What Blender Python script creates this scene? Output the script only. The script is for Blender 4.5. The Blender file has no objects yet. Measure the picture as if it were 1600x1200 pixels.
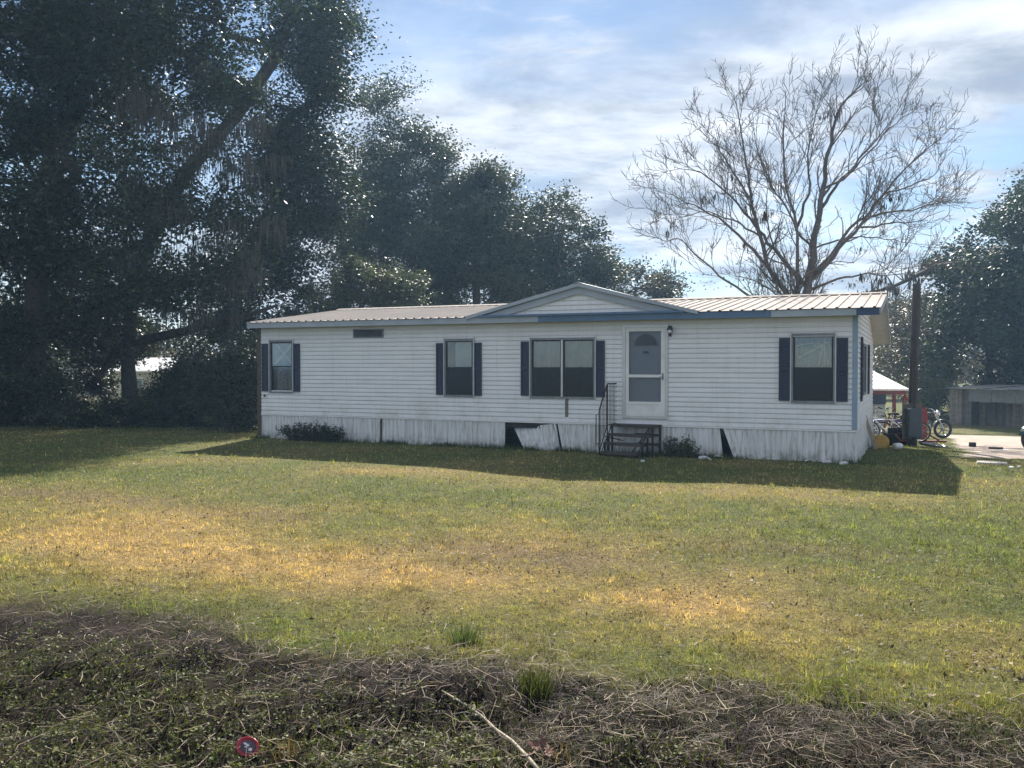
import bpy, math, random
import numpy as np
from mathutils import Vector, Matrix

R = math.radians
rng = np.random.default_rng(11)
random.seed(5)
sc = bpy.context.scene
COL = sc.collection

# ------------------------------------------------------------------ camera
F, CAMH, PIT = 1385.0, 1.92, math.atan(30 / 1385.0)      # focal length in pixels of a 1600 px wide frame
cam_d = bpy.data.cameras.new('camera')
cam_d.sensor_width = 36.0
cam_d.lens = 36.0 * F / 1600.0
cam_d.clip_start, cam_d.clip_end = 0.1, 5000
cam = bpy.data.objects.new('camera', cam_d)
COL.objects.link(cam)
cam.location = (0, 0, CAMH)
cam.rotation_euler = (math.pi / 2 - PIT, 0, 0)
sc.camera = cam

# ------------------------------------------------------------------ sky, sun, exposure
SUN_EL, SUN_AZ = R(37.9), R(6.6)                          # azimuth clockwise from +Y
world = bpy.data.worlds.new('World'); sc.world = world; world.use_nodes = True
wt = world.node_tree; wt.nodes.clear()
def wn(t, **k):
    n = wt.nodes.new(t)
    for a, b in k.items(): setattr(n, a, b)
    return n
wl = wt.links.new
sky = wn('ShaderNodeTexSky', sky_type='NISHITA', sun_disc=False, sun_elevation=SUN_EL, sun_rotation=SUN_AZ,
         altitude=20, air_density=1.0, dust_density=0.05, ozone_density=2.2)
tc = wn('ShaderNodeTexCoord'); sep = wn('ShaderNodeSeparateXYZ'); wl(tc.outputs['Generated'], sep.inputs[0])
def wmath(op, a, b=None, c=None):
    n = wn('ShaderNodeMath', operation=op)
    for i, v in enumerate((a, b, c)):
        if v is None: continue
        if isinstance(v, (int, float)): n.inputs[i].default_value = v
        else: wl(v, n.inputs[i])
    return n.outputs[0]
zz = wmath('ADD', wmath('MAXIMUM', sep.outputs[2], 0.0), 0.16)
cu, cv = wmath('DIVIDE', sep.outputs[0], zz), wmath('DIVIDE', sep.outputs[1], zz)
comb = wn('ShaderNodeCombineXYZ'); wl(cu, comb.inputs[0]); wl(cv, comb.inputs[1])
def wnoise(scale, detail, rough, loc, sxy, dist=0.0):
    mp = wn('ShaderNodeMapping'); mp.inputs['Location'].default_value = loc
    mp.inputs['Scale'].default_value = (sxy[0], sxy[1], 1); mp.inputs['Rotation'].default_value = (0, 0, sxy[2])
    wl(comb.outputs[0], mp.inputs[0])
    n = wn('ShaderNodeTexNoise'); n.inputs['Scale'].default_value = scale; n.inputs['Detail'].default_value = detail
    n.inputs['Roughness'].default_value = rough; n.inputs['Distortion'].default_value = dist
    wl(mp.outputs[0], n.inputs['Vector']); return n.outputs['Fac']
def wramp(v, a, b):
    n = wn('ShaderNodeMapRange', interpolation_type='SMOOTHSTEP'); wl(v, n.inputs[0])
    n.inputs[1].default_value, n.inputs[2].default_value = a, b
    return n.outputs[0]
def wwarp(vec, scale, amt):
    n = wn('ShaderNodeTexNoise'); n.inputs['Scale'].default_value = scale; n.inputs['Detail'].default_value = 3; wl(vec, n.inputs['Vector'])
    s_ = wn('ShaderNodeVectorMath', operation='SUBTRACT'); wl(n.outputs['Color'], s_.inputs[0]); s_.inputs[1].default_value = (0.5, 0.5, 0.5)
    m_ = wn('ShaderNodeVectorMath', operation='SCALE'); wl(s_.outputs[0], m_.inputs[0]); m_.inputs['Scale'].default_value = amt
    a_ = wn('ShaderNodeVectorMath', operation='ADD'); wl(vec, a_.inputs[0]); wl(m_.outputs[0], a_.inputs[1]); return a_.outputs[0]
CL = (3.1, 0.4)
big = wramp(wnoise(0.62, 6, 0.52, (CL[0], CL[1], 0), (1, 0.9, 0), 0.3), 0.41, 0.62)          # broad soft cloud
puff = wramp(wnoise(5.2, 8, 0.62, (1.3, 7.2, 0), (0.75, 1.35, 0.25), 0.35), 0.47, 0.70)      # rows of small cloudlets
pmask = wramp(wnoise(0.8, 3, 0.5, (CL[0] + 4.6, CL[1] + 2.2, 0), (1, 1, 0), 0.3), 0.36, 0.55)
thin = wramp(wnoise(1.5, 8, 0.62, (9.1, 2.2, 0), (0.55, 1.5, -0.5), 0.5), 0.40, 0.78)        # wisps
low = wramp(sep.outputs[2], 0.30, 0.02)                                                      # hazier toward the horizon all round
cover = wmath('MINIMUM', wmath('ADD', wmath('ADD', wmath('MULTIPLY', big, 0.85), wmath('MULTIPLY', wmath('MULTIPLY', puff, pmask), 1.0)),
                               wmath('ADD', wmath('MULTIPLY', thin, 0.42), wmath('MULTIPLY', low, 0.22))), 0.95)
shade = wramp(wnoise(1.9, 7, 0.58, (5.5, 1.1, 0), (1, 1.4, 0.1), 0.2), 0.34, 0.66)
ccol = wn('ShaderNodeMix', data_type='RGBA'); wl(shade, ccol.inputs[0])
ccol.inputs[6].default_value = (3.6, 4.2, 5.2, 1); ccol.inputs[7].default_value = (8.6, 9.0, 9.6, 1)
skymix = wn('ShaderNodeMix', data_type='RGBA'); wl(cover, skymix.inputs[0])
wl(sky.outputs[0], skymix.inputs[6]); wl(ccol.outputs[2], skymix.inputs[7])
bg = wn('ShaderNodeBackground'); bg.inputs[1].default_value = 0.056
wl(skymix.outputs[2], bg.inputs[0])
wo = wn('ShaderNodeOutputWorld'); wl(bg.outputs[0], wo.inputs[0])

sl = bpy.data.lights.new('sun', 'SUN'); sl.energy = 5.0; sl.angle = R(0.6); sl.color = (1.0, 0.94, 0.85)
so = bpy.data.objects.new('sun', sl); COL.objects.link(so)
sdir = Vector((math.sin(SUN_AZ) * math.cos(SUN_EL), math.cos(SUN_AZ) * math.cos(SUN_EL), math.sin(SUN_EL)))
so.rotation_euler = sdir.to_track_quat('Z', 'Y').to_euler(); so.location = (20, 60, 60)

vs = sc.view_settings
vs.view_transform = 'Standard'; vs.look = 'None'; vs.gamma = 1.0; vs.exposure = 1.12; vs.use_curve_mapping = False
sc.cycles.use_denoising = True
sc.cycles.max_bounces = 6; sc.cycles.diffuse_bounces = 3; sc.cycles.glossy_bounces = 3
sc.cycles.transmission_bounces = 4; sc.cycles.transparent_max_bounces = 8
sc.cycles.caustics_reflective = False; sc.cycles.caustics_refractive = False
sc.cycles.sample_clamp_indirect = 6.0

# ------------------------------------------------------------------ pixel helpers (a pixel gives a direction only)
_c, _s = math.cos(PIT), math.sin(PIT)
def ray(x, y):
    cx, cz = (x - 800) / F, -(y - 600) / F
    return np.array([cx, _c + cz * _s, cz * _c - _s])
def at_depth(x, y, Y):
    d = ray(x, y); return d * (Y / d[1]) + np.array([0, 0, CAMH])
LC = np.array([-6.64, 23.31]); U = np.array([0.91092706, -0.41256744]); N = np.array([0.41256744, 0.91092706])
HOUSE_L, HOUSE_D = 14.64, 7.6
HOUSE_RZ = math.atan2(U[1], U[0])

# ------------------------------------------------------------------ value noise in numpy
_tab = np.random.default_rng(3).random((256, 256))
def vnoise(x, y):
    xi, yi = np.floor(x).astype(int), np.floor(y).astype(int)
    fx, fy = x - xi, y - yi
    fx, fy = fx * fx * (3 - 2 * fx), fy * fy * (3 - 2 * fy)
    a = _tab[xi % 256, yi % 256]; b = _tab[(xi + 1) % 256, yi % 256]
    c = _tab[xi % 256, (yi + 1) % 256]; d = _tab[(xi + 1) % 256, (yi + 1) % 256]
    return (a * (1 - fx) + b * fx) * (1 - fy) + (c * (1 - fx) + d * fx) * fy
def fbm(x, y, o=4):
    s, a, t = 0, 1.0, 0
    for k in range(o):
        s = s + a * vnoise(x * 2 ** k + 17.3 * k, y * 2 ** k + 5.1 * k); t += a; a *= 0.5
    return s / t
def sstep(x, a, b):
    t = np.clip((x - a) / (b - a), 0, 1); return t * t * (3 - 2 * t)

# ------------------------------------------------------------------ terrain
def pcoord(x, y): return x * N[0] + y * N[1]
def qcoord(x, y): return x * U[0] + y * U[1]
def edge_p(x, y):                      # where the mown lawn ends and the cut-over verge begins
    q = qcoord(x, y)
    return 5.25 + 0.10 * (q + 1.0) + 0.75 * (fbm(q * 0.8 + 40, q * 0 + 3.3, 3) - 0.5) + 0.7 * (fbm(x * 2.1 + 5, y * 2.1, 4) - 0.5)
def terrain(x, y):
    x = np.asarray(x, float); y = np.asarray(y, float)
    p = pcoord(x, y)
    back = p - 20.0
    z = -0.05 * np.where(back > 0, back * back / (back + 1.5), 0)
    z = np.maximum(z, -1.2 - 0 * z)
    e = edge_p(x, y)
    drop = -0.26 * sstep(e - p, -0.3, 1.9) + 0.42 * sstep(e - p, 2.0, 4.8)
    z = z + drop
    near = np.clip(1 - p / 30, 0.1, 1)
    z = z + near * (0.05 * (fbm(x * 0.7, y * 0.7, 3) - 0.5)) * sstep(np.abs(p - 22), 3.5, 6)
    v = sstep(e - p, -0.25, 0.35)
    z = z + v * (0.19 * (fbm(x * 2.4 + 9, y * 2.4, 4) - 0.5) + 0.11 * (fbm(x * 9 + 2, y * 9, 2) - 0.5))
    z = z + 0.025 * np.exp(-((e - p - 0.1) / 0.28) ** 2) * fbm(x * 1.7, y * 1.7, 2)
    return z
def on_ground(px, py):
    d = ray(px, py); o = np.array([0, 0, CAMH]); t = 3.0
    for k in range(4000):
        q = o + d * t
        if q[2] <= float(terrain(q[0], q[1])): break
        t += 0.02 if t < 20 else 0.06
    return q
def gz(x, y): return float(terrain(x, y))
def bump(x, y, cx, cy, rx, ry, rot=0.0):
    c, s = math.cos(rot), math.sin(rot)
    u, v = (x - cx) * c + (y - cy) * s, -(x - cx) * s + (y - cy) * c
    return np.exp(-((u / rx) ** 2 + (v / ry) ** 2))
def dryness(x, y):                     # 0 green .. 1 straw coloured
    d = 0.19 + 0.75 * (fbm(x * 0.45 + 3, y * 0.75 + 8, 4) - 0.5)
    ang = HOUSE_RZ
    d = d + 0.70 * bump(x, y, -2.6, 8.7, 3.6, 0.95, ang) + 0.45 * bump(x, y, -4.6, 11.0, 2.6, 1.3, ang)
    d = d + 0.30 * bump(x, y, 0.0, 9.2, 1.5, 1.1, ang)
    d = d + 0.60 * bump(x, y, 1.35, 7.15, 0.55, 0.5, ang)
    d = d + 0.25 * bump(x, y, 1.0, 14.5, 6.0, 0.9, ang) - 0.25 * bump(x, y, 4.5, 9.5, 2.5, 2.0)
    d = d + 0.9 * (fbm(x * 2.3, y * 2.3, 3) - 0.5) * 0.5
    return np.clip(d, 0, 1)
def brownness(x, y):                   # thatch and bare brown patches in the lawn
    ang = HOUSE_RZ
    b = 0.55 * bump(x, y, 0.2, 8.9, 1.5, 0.8, ang) + 0.55 * bump(x, y, -6.3, 12.9, 2.6, 0.5, ang) + 0.5 * bump(x, y, -3.2, 11.2, 0.9, 0.35, ang)
    b = b + 0.35 * bump(x, y, 2.8, 9.2, 2.0, 0.6, ang) + 0.25 * bump(x, y, -0.9, 6.7, .9, .35, ang)
    return np.clip(b * (0.5 + fbm(x * 1.9, y * 1.9, 3)), 0, 1)
def verge(x, y):
    p = pcoord(x, y); return sstep(edge_p(x, y) - p, -0.30, 0.30)
def drive_mask(x, y):                  # bare sandy drive on the right of the house
    p, q = pcoord(x, y) - 18.49, qcoord(x, y) - qcoord(*LC)
    w = 0.7 * (fbm(x * 0.8, y * 0.8, 3) - 0.5)
    a = sstep(q + w, 16.2, 17.3) * sstep(p + w - (q - 17) * 0.15, 1.6, 2.8)
    return a * (1 - sstep(p + w, 21.0, 23.0))

# ------------------------------------------------------------------ materials
MATS = {}
def nodes_of(name):
    m = bpy.data.materials.new(name); m.use_nodes = True
    nt = m.node_tree; nt.nodes.clear(); MATS[name] = m
    return m, nt
class NT:
    def __init__(s, nt): s.nt = nt
    def n(s, t, **k):
        x = s.nt.nodes.new(t)
        for a, b in k.items(): setattr(x, a, b)
        return x
    def l(s, a, b): s.nt.links.new(a, b)
    def noise(s, vec, scale, detail=4, rough=0.55, dist=0.0, out='Fac'):
        n = s.n('ShaderNodeTexNoise'); n.inputs['Scale'].default_value = scale; n.inputs['Detail'].default_value = detail
        n.inputs['Roughness'].default_value = rough; n.inputs['Distortion'].default_value = dist
        if vec is not None: s.l(vec, n.inputs['Vector'])
        return n.outputs[out]
    def rng(s, v, a, b, c=0.0, d=1.0):
        n = s.n('ShaderNodeMapRange'); s.l(v, n.inputs[0])
        for i, q in enumerate((a, b, c, d)): n.inputs[i + 1].default_value = q
        return n.outputs[0]
    def mix(s, f, a, b, mode='MIX'):
        n = s.n('ShaderNodeMix', data_type='RGBA', blend_type=mode)
        for i, v in ((0, f), (6, a), (7, b)):
            if isinstance(v, (int, float)): n.inputs[i].default_value = v
            elif isinstance(v, tuple): n.inputs[i].default_value = (*v[:3], 1)
            else: s.l(v, n.inputs[i])
        return n.outputs[2]
    def math(s, op, a, b=0.0):
        n = s.n('ShaderNodeMath', operation=op)
        for i, v in enumerate((a, b)):
            if isinstance(v, (int, float)): n.inputs[i].default_value = v
            else: s.l(v, n.inputs[i])
        return n.outputs[0]
    def mapped(s, vec, scale, loc=(0, 0, 0)):
        n = s.n('ShaderNodeMapping'); n.inputs['Scale'].default_value = scale; n.inputs['Location'].default_value = loc
        s.l(vec, n.inputs[0]); return n.outputs[0]
    def bump(s, h, strength=0.3, dist=0.02):
        n = s.n('ShaderNodeBump'); n.inputs['Strength'].default_value = strength; n.inputs['Distance'].default_value = dist
        s.l(h, n.inputs['Height']); return n.outputs[0]
    def principled(s, col, rough=0.6, metal=0.0, spec=0.5, normal=None, alpha=None):
        p = s.n('ShaderNodeBsdfPrincipled')
        for key, v in (('Base Color', col), ('Roughness', rough), ('Metallic', metal), ('Specular IOR Level', spec), ('Alpha', alpha)):
            if v is None: continue
            if isinstance(v, (int, float)): p.inputs[key].default_value = v
            elif isinstance(v, tuple): p.inputs[key].default_value = (*v[:3], 1)
            else: s.l(v, p.inputs[key])
        if normal is not None: s.l(normal, p.inputs['Normal'])
        return p.outputs[0]
    def out(s, sh):
        o = s.n('ShaderNodeOutputMaterial'); s.l(sh, o.inputs[0])

def simple(name, col, rough=0.6, metal=0.0, spec=0.5, var=0.18, scale=6.0, bump=0.0, dirt=None):
    m, nt = nodes_of(name); k = NT(nt)
    co = k.n('ShaderNodeTexCoord').outputs['Object']
    f = k.noise(co, scale, 5)
    lo = tuple(c * (1 - var) for c in col); hi = tuple(min(1, c * (1 + var)) for c in col)
    c = k.mix(k.rng(f, 0.3, 0.7), lo, hi)
    if dirt: c = k.mix(k.rng(k.noise(co, scale * 0.37, 6, 0.65), 0.45, 0.75, 0, dirt[1]), c, dirt[0])
    if name in ('grey_wood', 'skirt'): c = k.mix(1.0, c, k.mix(k.n('ShaderNodeObjectInfo').outputs['Random'], (0.45, 0.45, 0.47), (1.35, 1.35, 1.35)), 'MULTIPLY')
    nm = k.bump(k.noise(co, scale * 8, 3), bump, 0.01) if bump else None
    k.out(k.principled(c, k.rng(f, 0.2, 0.8, max(0.05, rough - 0.1), min(1, rough + 0.1)), metal, spec, nm))
    return m

def leafy(name, trans=0.35, rough=0.5, spec=0.35):
    m, nt = nodes_of(name); k = NT(nt)
    a = k.n('ShaderNodeAttribute', attribute_name='tint').outputs['Color']
    g = k.n('ShaderNodeNewGeometry')
    d = k.principled(a, rough, 0, spec)
    t = k.n('ShaderNodeBsdfTranslucent'); k.l(k.mix(1.0, a, (1.35, 1.35, 0.85), 'MULTIPLY'), t.inputs[0])
    mx = k.n('ShaderNodeMixShader'); mx.inputs[0].default_value = trans
    k.l(d, mx.inputs[1]); k.l(t.outputs[0], mx.inputs[2]); k.out(mx.outputs[0])
    return m
leafy('leaf', 0.20, 0.48, 0.36)
leafy('grass_blade', 0.28, 0.6, 0.25)
leafy('straw', 0.12, 0.7, 0.25)
leafy('moss', 0.12, 0.9, 0.05)

# ground sheet: lawn, thatch verge, soil, all by attributes painted from where things grow
m, nt = nodes_of('ground'); k = NT(nt)
geo = k.n('ShaderNodeNewGeometry').outputs['Position']
att = k.n('ShaderNodeAttribute', attribute_name='tint').outputs['Color']
sp = k.n('ShaderNodeSeparateColor'); k.l(att, sp.inputs[0])
fine = k.noise(geo, 34, 7, 0.75); mid = k.noise(geo, 5, 5, 0.6); flat = k.mapped(geo, (1, 1, 0.2))
fib = k.noise(flat, 90, 4, 0.7)
green = k.mix(k.rng(fine, 0.3, 0.7), (0.045, 0.060, 0.018), (0.17, 0.19, 0.055))
straw = k.mix(k.rng(fine, 0.3, 0.7), (0.15, 0.105, 0.045), (0.50, 0.36, 0.155))
brown = k.mix(k.rng(fib, 0.3, 0.7), (0.10, 0.072, 0.045), (0.24, 0.18, 0.115))
soil = k.mix(k.rng(fib, 0.35, 0.7), (0.008, 0.006, 0.005), (0.042, 0.029, 0.021))
c = k.mix(k.rng(k.math('ADD', sp.outputs[0], k.rng(mid, 0, 1, -0.22, 0.22)), 0.1, 0.9), green, straw)
c = k.mix(k.rng(k.math('ADD', sp.outputs[1], k.rng(mid, 0, 1, -0.15, 0.15)), 0.1, 0.8), c, brown)
c = k.mix(sp.outputs[2], c, soil)
c = k.mix(1.0, c, k.mix(k.rng(k.noise(geo, 13, 5, 0.7), 0.32, 0.66), (0.50, 0.47, 0.44), (1.25, 1.25, 1.22)), 'MULTIPLY')
c = k.mix(1.0, c, k.mix(k.rng(k.noise(geo, 75, 3, 0.7), 0.34, 0.64), (0.45, 0.43, 0.42), (1.45, 1.42, 1.38)), 'MULTIPLY')
nm = k.bump(k.math('ADD', fine, k.math('MULTIPLY', fib, 0.6)), 0.9, 0.035)
k.out(k.principled(c, 0.95, 0, 0.15, nm))

m, nt = nodes_of('sand'); k = NT(nt)
geo = k.n('ShaderNodeNewGeometry').outputs['Position']
f1, f2 = k.noise(geo, 1.6, 6, 0.65), k.noise(geo, 30, 4, 0.7)
c = k.mix(k.rng(f1, 0.3, 0.7), (0.34, 0.27, 0.22), (0.58, 0.49, 0.42))
c = k.mix(k.rng(f2, 0.45, 0.75, 0, 0.6), c, (0.13, 0.11, 0.08))
ms = k.n('ShaderNodeSeparateColor'); k.l(k.n('ShaderNodeAttribute', attribute_name='tint').outputs['Color'], ms.inputs[0])
fe = k.rng(k.math('ADD', ms.outputs[0], k.rng(k.noise(geo, 5, 5, 0.7), 0, 1, -0.30, 0.30)), 0.50, 0.72)
c = k.mix(fe, k.mix(k.rng(k.noise(geo, 34, 6, 0.75), 0.3, 0.7), (0.04, 0.05, 0.016), (0.17, 0.165, 0.06)), c)
k.out(k.principled(c, 0.95, 0, 0.1, k.bump(f2, 0.6, 0.02)))

# vinyl siding with chalking, streaks and algae
def siding(name, base, low):
    m, nt = nodes_of(name); k = NT(nt)
    co = k.n('ShaderNodeTexCoord').outputs['Object']
    sx = k.n('ShaderNodeSeparateXYZ'); k.l(co, sx.inputs[0])
    n1 = k.noise(k.mapped(co, (0.5, 0.5, 2.2)), 2.2, 6, 0.65)
    streak = k.noise(k.mapped(co, (9, 9, 0.45)), 1.4, 5, 0.65)
    c = k.mix(k.rng(n1, 0.3, 0.72), base, tuple(v * 0.86 for v in base))
    c = k.mix(k.rng(streak, 0.52, 0.82, 0, 0.36), c, (0.42, 0.42, 0.40))
    alg = k.math('MULTIPLY', k.rng(k.noise(co, 1.7, 5, 0.65), 0.50, 0.72), k.rng(sx.outputs[2], low + 0.1, low + 0.75, 1, 0))
    c = k.mix(k.math('MULTIPLY', alg, 0.55), c, (0.36, 0.35, 0.20))
    spk = k.rng(k.noise(co, 42, 2, 0.5), 0.70, 0.76)
    c = k.mix(k.math('MULTIPLY', spk, 0.5), c, (0.14, 0.13, 0.11))
    k.out(k.principled(c, 0.55, 0, 0.35, k.bump(k.noise(co, 25, 3), 0.08, 0.01)))
siding('vinyl', (0.82, 0.83, 0.84), 0.55)
m, nt = nodes_of('skirt_sheet'); k = NT(nt)
co = k.n('ShaderNodeTexCoord').outputs['Object']
sx = k.n('ShaderNodeSeparateXYZ'); k.l(co, sx.inputs[0])
st = k.noise(k.mapped(co, (7, 7, 0.6)), 1.7, 6, 0.7)
c = k.mix(k.rng(st, 0.35, 0.7), (0.76, 0.77, 0.78), (0.58, 0.58, 0.57))
c = k.mix(k.rng(k.noise(k.mapped(co, (16, 16, 1.2)), 1.3, 5, 0.7), 0.50, 0.72, 0, 0.8), c, (0.22, 0.19, 0.15))
bl = k.math('MULTIPLY', k.rng(k.noise(co, 5.5, 5, 0.7), 0.38, 0.62), k.rng(sx.outputs[2], 0.02, 0.26, 1, 0))
c = k.mix(k.math('MULTIPLY', bl, 0.8), c, (0.13, 0.12, 0.09))
k.out(k.principled(c, 0.6, 0, 0.3))

m, nt = nodes_of('roof_metal'); k = NT(nt)
co = k.n('ShaderNodeTexCoord').outputs['Object']; gp = k.n('ShaderNodeNewGeometry').outputs['Position']
n1 = k.noise(gp, 1.1, 6, 0.6); n2 = k.noise(gp, 14, 4, 0.6)
c = k.mix(k.rng(n1, 0.3, 0.7), (0.51, 0.46, 0.415), (0.42, 0.375, 0.34))
c = k.mix(k.rng(n2, 0.55, 0.8, 0, 0.35), c, (0.30, 0.26, 0.22))
k.out(k.principled(c, k.rng(n1, 0.2, 0.8, 0.8, 0.95), 0.0, 0.04))

simple('white_paint', (0.78, 0.78, 0.77), 0.45, var=0.06, dirt=((0.45, 0.43, 0.38), 0.4))
simple('alu_trim', (0.55, 0.57, 0.58), 0.4, 0.5, var=0.08)
simple('fascia_grey', (0.36, 0.41, 0.46), 0.45, var=0.1, scale=3, dirt=((0.2, 0.22, 0.24), 0.4))
simple('fascia_blue', (0.085, 0.155, 0.26), 0.45, var=0.12, scale=3)
simple('fascia_navy', (0.028, 0.055, 0.13), 0.45, var=0.12, scale=3)
simple('shutter_navy', (0.011, 0.021, 0.050), 0.5, var=0.15, scale=5)
simple('trim_blue', (0.24, 0.33, 0.43), 0.5, var=0.1, scale=4, dirt=((0.3, 0.34, 0.36), 0.4))
simple('brown_wood', (0.085, 0.062, 0.042), 0.8, var=0.3, scale=9, bump=0.4)
simple('grey_wood', (0.20, 0.18, 0.155), 0.85, var=0.35, scale=7, bump=0.4, dirt=((0.07, 0.06, 0.05), 0.6))
simple('pale_wood', (0.38, 0.32, 0.24), 0.8, var=0.25, scale=7, bump=0.3)
simple('soffit', (0.52, 0.52, 0.50), 0.7, var=0.1)
simple('dark_void', (0.03, 0.03, 0.03), 0.95, var=0.2)
simple('interior', (0.10, 0.11, 0.12), 0.9, var=0.2)
simple('door_panel', (0.42, 0.44, 0.48), 0.5, var=0.06)
simple('curtain', (0.40, 0.42, 0.42), 0.9, var=0.12, scale=5)
simple('curtain_teal', (0.36, 0.46, 0.47), 0.9, var=0.2, scale=6)
simple('sheet_white', (0.78, 0.78, 0.76), 0.7, var=0.06)
simple('iron', (0.028, 0.026, 0.025), 0.6, 0.6, var=0.4, scale=14, dirt=((0.09, 0.04, 0.02), 0.5))
simple('step_wood', (0.055, 0.048, 0.042), 0.85, var=0.4, scale=8, bump=0.4)
simple('black_plastic', (0.02, 0.02, 0.022), 0.45, var=0.2)
simple('rubber', (0.018, 0.018, 0.019), 0.75, var=0.3)
simple('chrome', (0.62, 0.62, 0.63), 0.22, 1.0, var=0.1)
simple('steel_grey', (0.22, 0.24, 0.26), 0.5, 0.4, var=0.2, dirt=((0.1, 0.08, 0.06), 0.4))
simple('red_paint', (0.20, 0.032, 0.028), 0.5, var=0.25, scale=5, dirt=((0.07, 0.03, 0.02), 0.6))
simple('blue_paint', (0.028, 0.04, 0.15), 0.4, var=0.15)
simple('white_plastic', (0.80, 0.80, 0.80), 0.4, var=0.05)
simple('yellow_plastic', (0.50, 0.30, 0.055), 0.45, var=0.15, dirt=((0.2, 0.13, 0.05), 0.5))
simple('dark_green', (0.02, 0.06, 0.05), 0.35, var=0.2)
simple('bark', (0.075, 0.062, 0.050), 0.95, var=0.4, scale=7, bump=0.7)
simple('bark_pale', (0.115, 0.10, 0.088), 0.9, var=0.35, scale=4, bump=0.4)
simple('pole_wood', (0.060, 0.055, 0.050), 0.9, var=0.35, scale=6, bump=0.5)
simple('box_grey', (0.065, 0.085, 0.10), 0.5, 0.2, var=0.2)
simple('tin_roof', (0.30, 0.28, 0.27), 0.6, 0.2, var=0.4, scale=2, dirt=((0.7, 0.68, 0.66), 0.6))
simple('concrete', (0.42, 0.39, 0.35), 0.9, var=0.2, scale=4, bump=0.4)
simple('red_lid', (0.42, 0.022, 0.045), 0.3, var=0.1)
simple('print_dark', (0.05, 0.03, 0.06), 0.35, var=0.3)
simple('print_white', (0.72, 0.68, 0.72), 0.35, var=0.1)
simple('white_roof', (0.78, 0.76, 0.72), 0.4, 0.1, var=0.1, scale=2, dirt=((0.42, 0.38, 0.34), 0.6))
simple('cream_wall', (0.50, 0.47, 0.37), 0.7, var=0.12, scale=2)
simple('tan_wall', (0.50, 0.38, 0.24), 0.8, var=0.15, scale=2)
simple('pale_wall', (0.58, 0.60, 0.62), 0.6, var=0.08, scale=2)
simple('dry_leaf', (0.17, 0.075, 0.05), 0.7, var=0.4, scale=20)

def patterned(name, a, b, scale):
    m, nt = nodes_of(name); k = NT(nt)
    co = k.n('ShaderNodeTexCoord').outputs['Object']
    v = k.n('ShaderNodeTexVoronoi'); v.inputs['Scale'].default_value = scale; k.l(co, v.inputs['Vector'])
    c = k.mix(k.rng(v.outputs['Distance'], 0.15, 0.5), a, b)
    c = k.mix(k.rng(k.noise(co, scale * 1.5, 3), 0.45, 0.6), c, (0.42, 0.36, 0.38))
    k.out(k.principled(c, 0.8))
patterned('poster_print', (0.20, 0.16, 0.22), (0.62, 0.56, 0.58), 11)

def glass(name, tint, tr, rough=0.03, refl=1.2):
    m, nt = nodes_of(name); k = NT(nt)
    co = k.n('ShaderNodeTexCoord').outputs['Object']
    g = k.n('ShaderNodeBsdfGlossy'); g.inputs['Roughness'].default_value = rough; g.inputs[0].default_value = (0.9, 0.95, 1, 1)
    k.l(k.bump(k.noise(co, 3, 2), 0.05, 0.02), g.inputs['Normal'])
    t = k.n('ShaderNodeBsdfTransparent'); t.inputs[0].default_value = (*tint, 1)
    d = k.n('ShaderNodeBsdfDiffuse'); d.inputs[0].default_value = (0.06, 0.07, 0.08, 1)
    f = k.n('ShaderNodeFresnel'); f.inputs[0].default_value = 1.5
    a = k.n('ShaderNodeMixShader'); a.inputs[0].default_value = 1 - tr; k.l(t.outputs[0], a.inputs[1]); k.l(d.outputs[0], a.inputs[2])
    b = k.n('ShaderNodeMixShader'); k.l(k.math('ADD', k.math('MULTIPLY', f.outputs[0], refl), 0.03 * refl), b.inputs[0])
    k.l(a.outputs[0], b.inputs[1]); k.l(g.outputs[0], b.inputs[2]); k.out(b.outputs[0])
glass('window_glass', (0.86, 0.92, 0.92), 0.93)
glass('insect_screen', (0.42, 0.47, 0.52), 0.85, 0.25, 0.45)
glass('door_screen', (0.84, 0.87, 0.90), 0.93, 0.25, 0.4)

# ------------------------------------------------------------------ mesh building
def props(o, label=None, cat=None, group=None, kind=None):
    if label: o['label'] = label
    if cat: o['category'] = cat
    if group: o['group'] = group
    if kind: o['kind'] = kind
    return o
def link(name, me, mat=None, parent=None, **kw):
    o = bpy.data.objects.new(name, me); COL.objects.link(o)
    if mat: me.materials.append(MATS[mat])
    if parent is not None: o.parent = parent
    return props(o, **kw)
def empty(name, loc=(0, 0, 0), rz=0.0, **kw):
    o = bpy.data.objects.new(name, None); COL.objects.link(o)
    o.empty_display_size = 0.2; o.location = loc; o.rotation_euler = (0, 0, rz)
    return props(o, **kw)
def mesh_np(name, V, Fc, mat, parent=None, tint=None, smooth=False, **kw):
    V = np.ascontiguousarray(V, np.float32); Fc = np.ascontiguousarray(Fc, np.int32); kk = Fc.shape[1]
    me = bpy.data.meshes.new(name)
    me.vertices.add(len(V)); me.vertices.foreach_set('co', V.ravel())
    me.loops.add(Fc.size); me.loops.foreach_set('vertex_index', Fc.ravel())
    me.polygons.add(len(Fc)); me.polygons.foreach_set('loop_start', np.arange(0, Fc.size, kk, dtype=np.int32))
    if smooth: me.polygons.foreach_set('use_smooth', np.ones(len(Fc), bool))
    if tint is not None:
        a = me.color_attributes.new('tint', 'FLOAT_COLOR', 'POINT')
        t = np.ones((len(V), 4), np.float32); t[:, :3] = tint; a.data.foreach_set('color', t.ravel())
    me.update(calc_edges=True)
    return link(name, me, mat, parent, **kw)

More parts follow.
